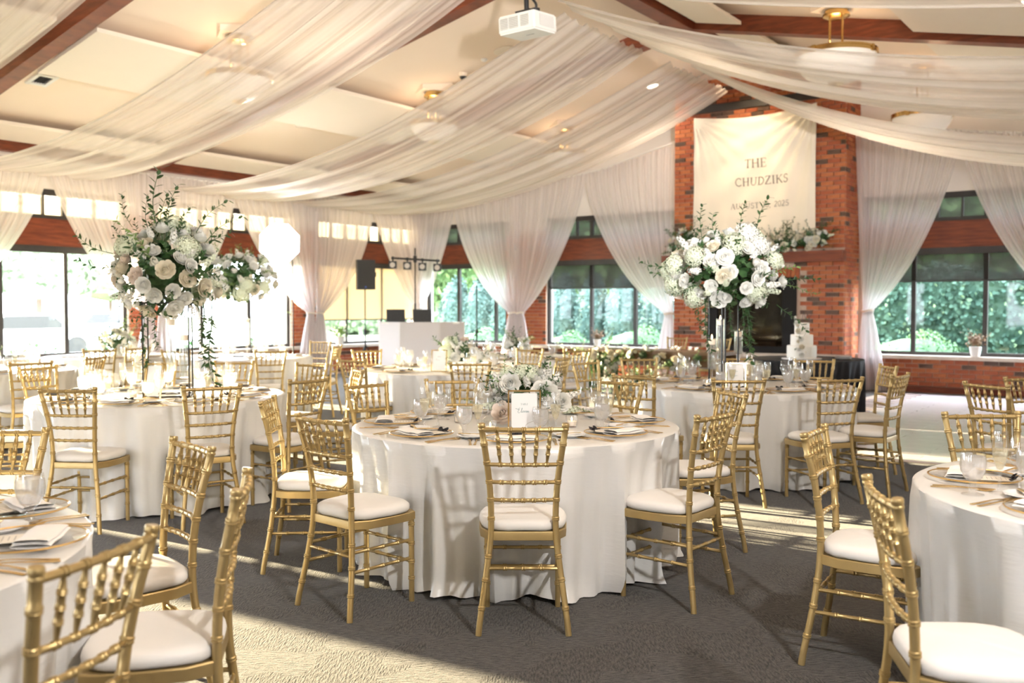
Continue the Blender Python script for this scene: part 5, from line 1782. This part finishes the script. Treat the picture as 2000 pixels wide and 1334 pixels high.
# floor flowers by the head table, mantel garlands, head table garland
def garland(label, pts, rad, n, seed, size, cream=.7, z_hang=None, light=False, cat='garland'):
    o = thing('flower_garland', label, cat, pts[0])
    r = random.Random(seed)
    base = Vector(pts[0])
    L = len(pts) - 1
    for i in range(n):
        t = r.random() * L
        k = min(int(t), L - 1)
        p = Vector(pts[k]).lerp(Vector(pts[k + 1]), t - k) - base
        d = Vector((r.uniform(-1, 1), r.uniform(-1, .3), r.uniform(-.6, 1))).normalized()
        p = p + Vector((d.x * rad, d.y * rad, d.z * rad * 1.1))
        q = r.random()
        if q < .34:
            ms = BLOOM['rose'] if r.random() < .7 else BLOOM['ranunculus']
            link('rose' if ms is BLOOM['rose'] else 'ranunculus', ms[1 if r.random() < cream else 0], o, p, quat_to(d, r.uniform(0, 6)), size)
        elif q < .46:
            link('stock', BLOOM['stock'][i % 2], o, p, quat_to(d), size * .9)
        elif q < .56:
            link('bud', BLOOM['bud'][i % 2], o, p, quat_to(d), size * .6)
        else:
            ms = SPRIG_LIGHT if (light and r.random() < .7) else SPRIG
            link('leaf_sprig', ms[i % len(ms)], o, p * 1.0, quat_to(d + Vector((0, 0, r.uniform(-.6, .6))), r.uniform(0, 6)), size * r.uniform(1.8, 3.2))
    m = max(2, int(L * 2))
    for j in range(m + 1):
        t = j / m * L
        k = min(int(t), L - 1)
        p = Vector(pts[k]).lerp(Vector(pts[k + 1]), t - k) - base
        link('foliage', LEAFBALL_L if light and j % 2 else LEAFBALL, o, p, (0, 0, j), rad * .72)
    return o
def mp(s_, z, y=FP + .17):
    return tuple(R(s_, y, z))
garland('cream rose and fern garland on the mantel under the banner', [mp(8.72, 2.46), mp(9.05, 2.50), mp(9.40, 2.52), mp(9.72, 2.56), mp(9.86, 2.60)], .15, 130, 71, .062)
garland('cream flower cluster on the left end of the mantel', [mp(7.12, 2.50), mp(7.30, 2.60), mp(7.42, 2.72)], .15, 70, 72, .062)
garland('small rose cluster in the middle of the mantel behind the tall flowers', [mp(7.9, 2.46), mp(8.3, 2.46), mp(8.6, 2.46)], .12, 34, 77, .06)

# head table
hx, hy = 2.35, 14.75
HT = thing('head_table', 'long dark wooden head table with candles before the fireplace', 'table', (hx, hy, 0), ang_a)
mb = MB(); mb.box((0, 0, .735), (2.3, .80, .05)); mb.obj('tabletop', M['headwood'], HT, False)
for sx in (-1.05, 1.05):
    for sy in (-.33, .33):
        mb = MB(); mb.box((sx, sy, .355), (.09, .09, .71)); mb.obj('leg', M['headwood'], HT, False)
mb = MB(); mb.box((0, -.37, .62), (2.1, .025, .18)); mb.box((0, .37, .62), (2.1, .025, .18)); mb.obj('apron', M['headwood'], HT, False)
def ht(x, y, z):
    c, s_ = cos(ang_a), sin(ang_a)
    return (hx + x * c - y * s_, hy + x * s_ + y * c, z)
garland('trailing garland of cream flowers along the front of the head table', [ht(-.95, -.46, .70), ht(-.55, -.46, .62), ht(-.1, -.46, .70), ht(.35, -.46, .58), ht(.8, -.46, .66)], .10, 60, 73, .055, .6, light=True)
def floor_flowers(label, pts, rad, n, seed):
    return garland(label, pts, rad, n, seed, .085, .6, light=True, cat='flowers')
floor_flowers('floor arrangement of cream blooms and bright leaves left of the head table', [ht(-1.45, -.55, .20), ht(-1.25, -.5, .45), ht(-1.0, -.62, .25), ht(-.75, -.6, .55)], .24, 72, 74)
floor_flowers('floor flowers in front of the head table middle', [ht(-.4, -.72, .16), ht(0, -.74, .30), ht(.5, -.75, .16)], .17, 40, 75)

# ================================================================== CANDLES
def votive_proto():
    o = thing('votive_candle', '', 'candle', (0, 0, 0), 0, 'small glass votive candles')
    mb = MB(); mb.lathe([(0, .002), (.028, .002), (.030, .006), (.034, .066), (.0325, .066), (.028, .010), (0, .008)], 18); mb.obj('cup', M['glass'], o)
    mb = MB(); mb.lathe([(0, .010), (.026, .010), (.028, .034), (0, .036)], 14); mb.obj('wax', M['wax'], o)
    mb = MB(); mb.lathe([(0, .036), (.005, .042), (.004, .050), (0, .060)], 8); mb.obj('flame', M['flame'], o)
    freeze(o)
    return o
VOT = votive_proto()
first = [True]
def votive(p, label):
    o = VOT if first[0] else copy_tree(VOT)
    first[0] = False
    o.location = p
    o['label'] = label
votive((-.115, 4.98, TZ), 'lit votive candle left of the Eleven sign')
votive((.33, 5.22, TZ), 'lit votive candle right of the low white centrepiece')
votive((-.30, 5.42, TZ), 'lit votive candle at far left of the low white centrepiece')
for i, (x, y) in enumerate(((-1.0, -.15), (-.88, -.2), (-.62, -.1), (-.54, -.2), (-.22, -.15), (.0, -.22), (.24, -.15), (.38, -.22), (.52, -.12), (.66, -.2), (.84, -.15), (1.0, -.2), (-.4, .15), (.12, .2))):
    votive(ht(x, y, .7605), 'lit votive candle, number %s from the left along the head table' % ('one two three four five six seven eight nine ten eleven twelve thirteen fourteen'.split()[i]))
for x, y, lab in ((1.62, 7.85, 'lit votive candle left of the black stand on the right flower table'), (2.12, 8.2, 'lit votive candle right of the black stand on the right flower table'),
                  (-2.42, 6.98, 'lit votive candle right of the black stand on the left flower table'), (-2.75, 6.85, 'lit votive candle beside the backlit sign on the left flower table'),
                  (-.52, 9.85, 'lit votive candle in front of the booth table flowers'), (-.30, 9.95, 'lit votive candle right of the booth table flowers'), (-.95, 10.1, 'lit votive candle left of the booth table flowers')):
    votive((x, y, TZ), lab)
def cylinder(x, y, foot, h, label, r_=.036):
    """tall glass cylinder on a stem, filled with water and carrying a floating candle"""
    o = thing('candle_vase', label, 'candle', (x, y, TZ), 0, 'tall floating candle vases')
    mb = MB(); mb.lathe([(0, 0), (.05, 0), (.05, .004), (.012, .014), (.009, foot * .4), (.012, foot * .8), (.02, foot)], 18); mb.obj('stem', M['glass'], o)
    mb = MB(); mb.lathe([(0, foot), (r_, foot), (r_, foot + h), (r_ - .002, foot + h)], 24); mb.obj('cylinder', M['glass'], o)
    mb = MB(); mb.lathe([(0, foot + .006), (r_ - .003, foot + .006), (r_ - .003, foot + h - .055), (0, foot + h - .055)], 20); mb.obj('water', M['water'], o)
    link('submerged_sprig', SPRIG_LIGHT[0], o, (-.008, 0, foot + .01), (0, 0, 1), .075)
    mb = MB(); mb.lathe([(0, foot + h - .054), (r_ - .007, foot + h - .054), (r_ - .005, foot + h - .012), (0, foot + h - .010)], 16); mb.obj('floating_candle', M['wax'], o)
    mb = MB(); mb.lathe([(0, foot + h - .01), (.007, foot + h + .004), (.005, foot + h + .018), (0, foot + h + .034)], 8); mb.obj('flame', M['flame'], o)
cylinder(1.83, 8.32, .20, .36, 'tallest floating candle vase before the firebox')
cylinder(1.98, 8.28, .26, .20, 'short floating candle vase on a high stem, right of the black stand')
cylinder(1.70, 8.05, .14, .26, 'floating candle vase left of the tallest one, before the brick')
cylinder(-2.60, 7.22, .18, .40, 'tallest floating candle vase under the big left flowers')
cylinder(-2.43, 7.02, .14, .33, 'floating candle vase right under the big left flowers')
cylinder(-2.86, 7.25, .10, .20, 'shortest floating candle vase left under the big left flowers')
cylinder(-3.5, 12.5, .16, .36, 'floating candle vase under the smaller tall flowers')

# ================================================================== CAKE TABLE
cx_, cy_ = 3.72, 12.15
o = thing('wedding_cake', 'white three-tier cake with cascading white roses on the black table', 'cake', (cx_, cy_, TZ))
mb = MB(); mb.lathe([(0, 0), (.25, 0), (.25, .012), (.20, .02), (0, .02)], 32); mb.obj('cake_board', M['porcelain'], o)
z = .02
for rr, h in ((.185, .155), (.140, .14), (.092, .15)):
    mb = MB(); mb.lathe([(0, z), (rr - .004, z), (rr, z + .006), (rr, z + h - .01), (rr - .01, z + h), (0, z + h)], 36); mb.obj('tier', M['icing'], o)
    z += h
r_ = random.Random(8)
for i in range(15):
    t = i / 14
    zz = .06 + t * .47
    rr = .19 if zz < .175 else (.145 if zz < .315 else .10)
    a = -1.75 - .9 * t + r_.uniform(-.22, .22)
    k = ('rose', 'bud', 'ranunculus')[i % 3]
    link(k, BLOOM[k][i % 2], o, (rr * cos(a), rr * sin(a), zz), quat_to((cos(a), sin(a), .3)), .034 if k != 'bud' else .02)
for i in range(4):
    link('leaf_sprig', SPRIG[i % 3], o, (-.10 + .05 * i, -.13, .15 + .12 * i), quat_to((r_.uniform(-1, 1), -.6, r_.uniform(-.3, .8))), .06)
mb = MB()
for st_ in ([(.00, .50), (.02, .60), (.04, .52)], [(.05, .52), (.07, .57), (.09, .52), (.11, .56), (.13, .55)], [(.01, .5), (.012, .465)], [(.09, .52), (.09, .465)]):
    mb.tube([(x, 0, z) for x, z in spline(st_, 5)], .0035, 5)
mb.obj('topper', M['black'], o)
o = thing('cake_plate_stack', 'short stack of white cake plates right of the wedding cake', 'plates', (4.22, 12.05, TZ))
for k in range(5):
    mb = MB(); mb.lathe([(0, k * .008), (.07, k * .008), (.105, k * .008 + .012), (.10, k * .008 + .014), (0, k * .008 + .006)], 24); mb.obj('plate', M['porcelain'], o)

# ================================================================== DJ CORNER
bx, by, bz = -1.75, 18.3, 1.14
o = thing('dj_booth', 'white fabric front booth with two laptops standing on it', 'booth', (bx, by, 0), -.06)
mb = MB()
for a, b in ((-.80, -.36), (-.36, .44), (.44, .80)):
    pass
pn = [(-.82, -.0), (-.38, -.22), (.38, -.22), (.82, -.0)]
for (xa, ya), (xb, yb) in zip(pn[:-1], pn[1:]):
    mb = MB()
    mb.add([(xa, ya, .02), (xb, yb, .02), (xb, yb, bz), (xa, ya, bz), (xa, ya + .008, .02), (xb, yb + .008, .02), (xb, yb + .008, bz), (xa, ya + .008, bz)], [(0, 1, 2, 3), (7, 6, 5, 4), (0, 4, 5, 1), (3, 2, 6, 7), (0, 3, 7, 4), (1, 5, 6, 2)])
    mb.obj('front_panel', M['booth'], o, False)
for xa, ya in pn:
    mb = MB(); mb.box((xa, ya + .02, bz / 2), (.03, .03, bz)); mb.obj('post', M['white'], o, False)
for z_ in (.32, .86):
    for (xa, ya), (xb, yb) in zip(pn[:-1], pn[1:]):
        mb = MB(); mb.tube([(xa, ya + .03, z_), (xb, yb + .03, z_)], .012, 6); mb.obj('crossbar', M['white'], o)
mb = MB(); mb.box((0, .18, bz - .02), (1.5, .55, .03)); mb.obj('shelf', M['white'], o, False)
for x_, lab in ((-.49, 'left open black laptop on the white booth'), (.02, 'right open black laptop on the white booth')):
    l = thing('laptop', lab, 'laptop', (bx + x_, by - .02, bz - .003), .0)
    mb = MB(); mb.box((0, .10, .010), (.35, .24, .018)); mb.obj('base', M['black'], l, False)
    mb = MB(); mb.box((0, -.03, .13), (.355, .012, .235), Matrix.Rotation(.18, 3, 'X')); mb.obj('lid', M['black'], l, False)
p = at(811, 600, 19.2)
o = thing('light_stand', 'black T-bar stand with four par lamps above the booth', 'light stand', (p.x, p.y, 0))
mb = MB(); mb.tube([(0, 0, 0.05), (0, 0, 1.5)], .020, 8); mb.tube([(0, 0, 1.5), (0, 0, 2.62)], .014, 8); mb.obj('pole', M['blackmetal'], o)
for a in (0.4, 2.5, 4.6):
    mb = MB(); mb.tube([(0, 0, .55), (.45 * cos(a), .45 * sin(a), .015)], .013, 6); mb.obj('leg', M['blackmetal'], o)
mb = MB(); mb.tube([(-.48, 0, 2.42), (.50, 0, 2.36)], .020, 8); mb.lathe([(0, 2.32), (.035, 2.33), (.035, 2.46), (0, 2.47)], 10); mb.obj('crossbar', M['blackmetal'], o)
for x_ in (-.45, -.155, .15, .45):
    zz = 2.39 - .06 * x_
    mb = MB(); mb.tube([(x_, 0, zz + .03), (x_, 0, zz - .06)], .016, 6); mb.box((x_, 0, zz), (.05, .05, .06))
    mb.obj('clamp', M['blackmetal'], o)
    mb = MB()
    mb.box((x_, 0, zz - .14), (.155, .11, .155))
    la = mb.obj('lamp_housing', M['black'], o, False)
    mb = MB(); mb.lathe([(.058, 0), (.062, .012), (.054, .012), (.054, 0)], 20); k = mb.obj('bezel', M['blackmetal'], la)
    k.location = (x_, -.056, zz - .14); k.rotation_euler = (PI / 2, 0, 0)
    mb = MB(); mb.disc((x_, -.060, zz - .14), .054, 20, False, (0, -1, 0)); mb.obj('lens', M['lens'], la)
def speaker(x, y, z, rz, label, sl):
    st_ = thing('speaker_stand', sl, 'speaker stand', (x, y, 0))
    mb = MB(); mb.tube([(0, 0, .06), (0, 0, .9)], .019, 8); mb.tube([(0, 0, .9), (0, 0, z)], .014, 8); mb.obj('pole', M['blackmetal'], st_)
    for a in (.3, 2.4, 4.5):
        mb = MB(); mb.tube([(0, 0, .65), (.42 * cos(a), .42 * sin(a), .012)], .013, 6); mb.obj('leg', M['blackmetal'], st_)
        mb = MB(); mb.tube([(0, 0, .18), (.32 * cos(a), .32 * sin(a), .16)], .008, 5); mb.obj('brace', M['blackmetal'], st_)
    mb = MB(); mb.lathe([(.02, .9), (.035, .91), (.035, .96), (.02, .97)], 10); mb.obj('collar', M['blackmetal'], st_)
    mb = MB(); mb.tube([(.03, 0, .94), (.09, 0, .94)], .012, 6); mb.obj('knob', M['blackmetal'], st_)
    if label:
        s_ = thing('loudspeaker', label, 'speaker', (x, y, z), rz)
        w, d, h = .36, .34, .60
        mb = MB()
        fp = [(-w / 2, -d / 2), (w / 2, -d / 2), (w / 2, d * .05), (w * .30, d / 2), (-w * .30, d / 2), (-w / 2, d * .05)]
        n = len(fp)
        mb.add([(x_, y_, z_) for z_ in (0, h) for x_, y_ in fp], [tuple(range(n))[::-1], tuple(range(n, 2 * n))] + [(i, (i + 1) % n, n + (i + 1) % n, n + i) for i in range(n)])
        mb.obj('cabinet', M['black'], s_, False)
        mb = MB(); mb.box((0, -d / 2 - .006, h / 2 + .01), (w * .92, .014, h * .90)); mb.obj('grille', M['grille'], s_, False)
        mb = MB(); mb.disc((-.02, -d / 2 - .0145, .05), .016, 14, False, (0, -1, 0)); b_ = mb.obj('badge', mat('blue_badge', (.05, .12, .55), .4), s_)
        mb = MB(); mb.tube([(w / 2 + .004, -.06, h * .42), (w / 2 + .03, -.06, h * .44), (w / 2 + .03, -.06, h * .58), (w / 2 + .004, -.06, h * .60)], .01, 6); mb.obj('handle', M['black'], s_)
p = at(713, 600, 19.3)
speaker(p.x, p.y, 1.78, .35, 'black loudspeaker on a pole before the tan shade', 'black pole stand under the loudspeaker')
p = at(931, 600, 18.9)
speaker(p.x, p.y, 1.86, 0, None, 'empty black pole stand right of the booth')

# ================================================================== POTTED PLANTS ON THE SILLS
def potted(s_, horiz, label, leafm, seed, k=1.0):
    p = R(s_, .0, SILL) + B * .085 if horiz == 's' else R(.085, s_, SILL)
    o = thing('potted_plant', label, 'plant', p)
    mb = MB(); mb.lathe([(0, 0), (.055 * k, 0), (.060 * k, .004), (.085 * k, .15 * k), (.078 * k, .15 * k), (.07 * k, .13 * k), (0, .125 * k)], 20); mb.obj('pot', M['terracotta'], o)
    me = leafball_mesh('foliage', leafm, seed, 110, .40)
    link('foliage', me, o, (0, 0, .23 * k), None, (.13 * k, .13 * k, .12 * k))
    r = random.Random(seed)
    sp = sprig_mesh('leaf_sprig', leafm, seed, 9)
    for i in range(7):
        a = i * .9
        link('leaf_sprig', sp, o, (0, 0, .2 * k), quat_to((cos(a), sin(a), r.uniform(.4, 1.2))), .16 * k)
potted(12.06, 's', 'russet plant in a white pot on the sill of the right garden window', M['redleaf'], 81, 1.1)
potted(4.97, 's', 'small plant in a pot on the sill left of the fireplace', M['redleaf'], 82, .95)
potted(2.62, 't', 'green plant in a white pot on the sill left of the booth', M['leaf_light'], 83, 1.2)

# ================================================================== OUTSIDE
G0 = -0.25
g = MB(); g.quad((-140, -20, G0), (120, -20, G0), (120, 160, G0), (-140, 160, G0))
struct(g.obj('ground_outside', M['lawn'], None, False))
g = MB(); g.quad((-75, 24, G0 + .01), (-14, 34, G0 + .01), (-14, 62, G0 + .01), (-75, 62, G0 + .01))
struct(g.obj('path_parking', M['paving'], None, False))
def shrub(name, label, cat, c, rad, n, seed, m, L, square=False, group=None, trunk=0.0):
    """a clipped or loose mass of leaves over a dark core"""
    r = random.Random(seed)
    o = thing(name, label, cat, (c[0], c[1], G0), ang_a if square else 0, group)
    mb = MB()
    zc = c[2] - G0
    for i in range(n):
        if square:
            u, v = r.uniform(-1, 1), r.uniform(-1, 1)
            f = r.random()
            if f < .62: nrm, p = Vector((0, -1, 0)), Vector((u, -1, v))
            elif f < .82: nrm, p = Vector((0, 0, 1)), Vector((u, v, 1))
            else: nrm, p = Vector((1 if u > 0 else -1, 0, 0)), Vector((1 if u > 0 else -1, v, r.uniform(-1, 1)))
        else:
            z_ = r.uniform(-.6, 1); a = r.uniform(0, 2 * PI); q = math.sqrt(max(0, 1 - z_ * z_))
            nrm = Vector((q * cos(a), q * sin(a), z_)); p = nrm.copy()
        p = Vector((p.x * rad[0], p.y * rad[1], p.z * rad[2] + zc)) * 1.0
        p += nrm * r.uniform(-.5, .25) * L * 2 + Vector((0, 0, .10 * sin(p.x * 3.1) + .06 * sin(p.x * 7.7)))
        d = (nrm * .6 + Vector((r.uniform(-1, 1), r.uniform(-1, 1), r.uniform(-1, .8)))).normalized()
        add_leaf(mb, p, d, nrm, L * r.uniform(.7, 1.3), L * .34)
    mb.obj('foliage', m, o, True, .8)
    mb = MB()
    if square:
        mb.box((0, 0, zc), (rad[0] * 1.94, rad[1] * 1.9, rad[2] * 1.94))
    else:
        mb.lathe([(0, -rad[2] * .8)] + [(.95 * cos(a) * 1.0, .95 * rad[2] * sin(a)) for a in (-.7, -.35, 0, .35, .7, 1.05, 1.35)] + [(0, .95 * rad[2])], 18)
        mb.v = [(x * rad[0] if True else x, y * rad[1], z_ + zc) for x, y, z_ in mb.v]
    mb.obj('inner_foliage', m, o)
    if trunk:
        mb = MB(); mb.tube([(0, 0, 0), (.05, 0, zc * .6), (0, .05, zc)], [trunk, trunk * .8, trunk * .5], 8); mb.obj('trunk', M['bark'], o)
    return o
def ro(s_, t, z=0):
    p = R(s_, t, z); return (p.x, p.y, p.z)
# beyond the gable wall (t < 0): tall hedge at right, mounded shrubs, arborvitae row, trees
shrub('hedge', 'tall leafy hedge filling the right garden window', 'hedge', ro(10.3, -4.4, .90), (4.6, .8, 1.25), 15000, 91, M['hedge'], .115, True)
shrub('shrub', 'light green rounded shrub low in the right garden window', 'shrub', ro(10.6, -2.1, .15), (1.05, .8, .72), 4200, 92, M['hedge_pale'], .062)
shrub('shrub', 'pale flowering shrub at the right frame edge outside', 'shrub', ro(13.1, -2.4, .45), (.6, .55, .70), 1100, 93, M['hedge_pale'], .10)
for i, (s_, lab) in enumerate(((4.6, 'arborvitae nearest the fireplace outside the window'), (3.65, 'arborvitae right of the middle mullion in the window left of the fireplace'), (2.7, 'arborvitae left of the middle mullion in the window left of the fireplace'), (1.75, 'arborvitae at the left jamb of the window left of the fireplace'), (.8, 'arborvitae outside the middle brick pier'), (-.15, 'arborvitae outside right of the middle curtain tail'), (-1.1, 'arborvitae straight outside the empty pole stand'), (-2.05, 'arborvitae outside the window right of the laptops'), (-3.0, 'arborvitae outside behind the laptops'))):
    shrub('arborvitae', lab, 'tree', ro(s_, -5.0, .95), (.47, .5, 1.32), 2600, 100 + i, M['hedge_blue'], .085, False, 'arborvitae row beyond the gable wall', .06)
for s_, t, rx, rz_, lab in ((2.45, -2.5, .80, .62, 'light mounded shrub outside the window, left of the fireplace'), (4.5, -2.4, .95, .78, 'light mounded shrub outside, nearest the fireplace'), (-.2, -2.5, .95, .66, 'light mounded shrub outside right of the booth'), (-2.0, -2.6, .75, .60, 'light mounded shrub outside behind the booth')):
    shrub('shrub', lab, 'shrub', ro(s_, t, .12), (rx, .7, rz_), 3200, int(s_ * 10) + 60, M['hedge_pale'], .065, False, 'mounded shrubs beyond the gable wall')
for s_, t, z_, rx, rz_, lab in ((-9.5, -15, 3.4, 2.7, 2.9, 'garden tree beyond the corner window'), (-3.2, -13, 3.8, 3.0, 3.2, 'garden tree above the arborvitae seen through the dark shade'), (3.4, -13.5, 4.0, 3.1, 3.3, 'garden tree hidden mostly by the fireplace'), (9.6, -12.5, 3.9, 2.9, 3.2, 'big garden tree seen through the dark shade at right'), (16.6, -13, 3.9, 2.9, 3.2, 'garden tree beyond the right frame edge')):
    shrub('tree', lab, 'tree', ro(s_, t, z_), (rx, rx * .8, rz_), 3200, int(s_ * 7 + 83), M['tree'], .42, False, 'garden trees', .22)
# beyond the left wall: low hedge, lawn, parked cars far off, trees in the glare
for i, (s_, t, L_, lab) in enumerate(((-3.2, 9.0, 2.4, 'low hedge outside the far left window'), (-3.2, 3.5, 2.6, 'low hedge outside the windows behind the sunlit curtain'))):
    o = shrub('hedge', lab, 'hedge', ro(s_, t, .10), (L_, .5, .38), 1800, 120 + i, M['hedge_pale'], .12, True)
    o.rotation_euler.z = math.atan2(B.y, B.x)
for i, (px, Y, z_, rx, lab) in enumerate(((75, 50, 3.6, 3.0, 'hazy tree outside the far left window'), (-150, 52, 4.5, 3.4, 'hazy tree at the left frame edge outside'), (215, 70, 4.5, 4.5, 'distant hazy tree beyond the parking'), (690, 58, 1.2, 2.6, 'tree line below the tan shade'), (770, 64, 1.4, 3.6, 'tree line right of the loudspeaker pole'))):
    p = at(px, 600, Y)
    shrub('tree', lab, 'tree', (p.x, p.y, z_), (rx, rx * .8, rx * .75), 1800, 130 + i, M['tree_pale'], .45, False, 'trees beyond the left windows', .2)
def car(px, Y, col, label):
    p = at(px, 600, Y)
    o = thing('car', label, 'car', (p.x, p.y, G0 + .01), .55)
    mb = MB()
    prof = [(-2.1, .35), (-2.15, .75), (-1.5, .88), (-.9, 1.42), (.7, 1.45), (1.4, .92), (2.1, .78), (2.15, .38)]
    n = len(prof)
    mb.add([(x, y, z) for y in (-.85, .85) for x, z in prof], [tuple(range(n)), tuple(range(n, 2 * n))[::-1]] + [(i, n + i, n + (i + 1) % n, (i + 1) % n) for i in range(n)])
    mb.obj('body', mat('car_paint', col, .3, 0.2), o, False)
    mb = MB()
    for y in (-.856, .856):
        mb.add([(x, y, z) for x, z in ((-1.25, .92), (-.85, 1.36), (.62, 1.38), (1.1, .94))], [(0, 1, 2, 3)])
    mb.obj('side_window', M['black'], o, False)
    for x in (-1.3, 1.35):
        for y in (-.8, .8):
            mb = MB(); mb.tube([(x, y - .1, .33), (x, y + .1, .33)], .33, 16); mb.obj('wheel', M['black'], o)
car(215, 44, (.30, .33, .40), 'grey parked car in the glare outside the far left window')
car(60, 33, (.75, .75, .75), 'white parked car in the glare at the left edge')

# ================================================================== OCTAGONAL SOFTBOX on its stand before the left windows
p = at(545, 475, 17.0)
o = thing('softbox', 'lit white octagonal softbox glaring before the curtain behind the tall flowers', 'studio light', (p.x, p.y, p.z))
o.rotation_euler = (Vector((1.5, 4.0, 1.0)) - p).to_track_quat('-Y', 'Z').to_euler()
R8 = .37
pts = [(R8 * cos(PI / 8 + k * PI / 4), R8 * sin(PI / 8 + k * PI / 4)) for k in range(8)]
mb = MB(); mb.add([(x, -.06, z) for x, z in pts], [tuple(range(8))]); mb.obj('diffuser', mat('softbox_diffuser', (1, 1, 1), .5, emit=(1.0, 0.97, 0.93), estr=SOFTBOX), o, False)
mb = MB()
mb.add([(x * 1.02, -.07, z * 1.02) for x, z in pts] + [(x * .25, .30, z * .25) for x, z in pts], [(i, (i + 1) % 8, 8 + (i + 1) % 8, 8 + i) for i in range(8)] + [tuple(range(8, 16))])
mb.obj('hood', M['black'], o, False)
mb = MB(); mb.box((0, .38, 0), (.13, .20, .14)); mb.obj('strobe_head', M['black'], o, False)
q = at(572, 600, 17.25)
o = thing('light_stand', 'thin black stand of the lit octagonal softbox', 'light stand', (q.x, q.y, 0))
mb = MB(); mb.tube([(0, 0, .05), (0, 0, 2.25)], .013, 8); mb.tube([(0, 0, 2.25), (p.x - q.x + .06, p.y - q.y + .34, p.z - .02)], .012, 8); mb.obj('pole', M['blackmetal'], o)
for a in (.4, 2.5, 4.6):
    mb = MB(); mb.tube([(0, 0, .6), (.4 * cos(a), .4 * sin(a), .012)], .011, 6); mb.obj('leg', M['blackmetal'], o)
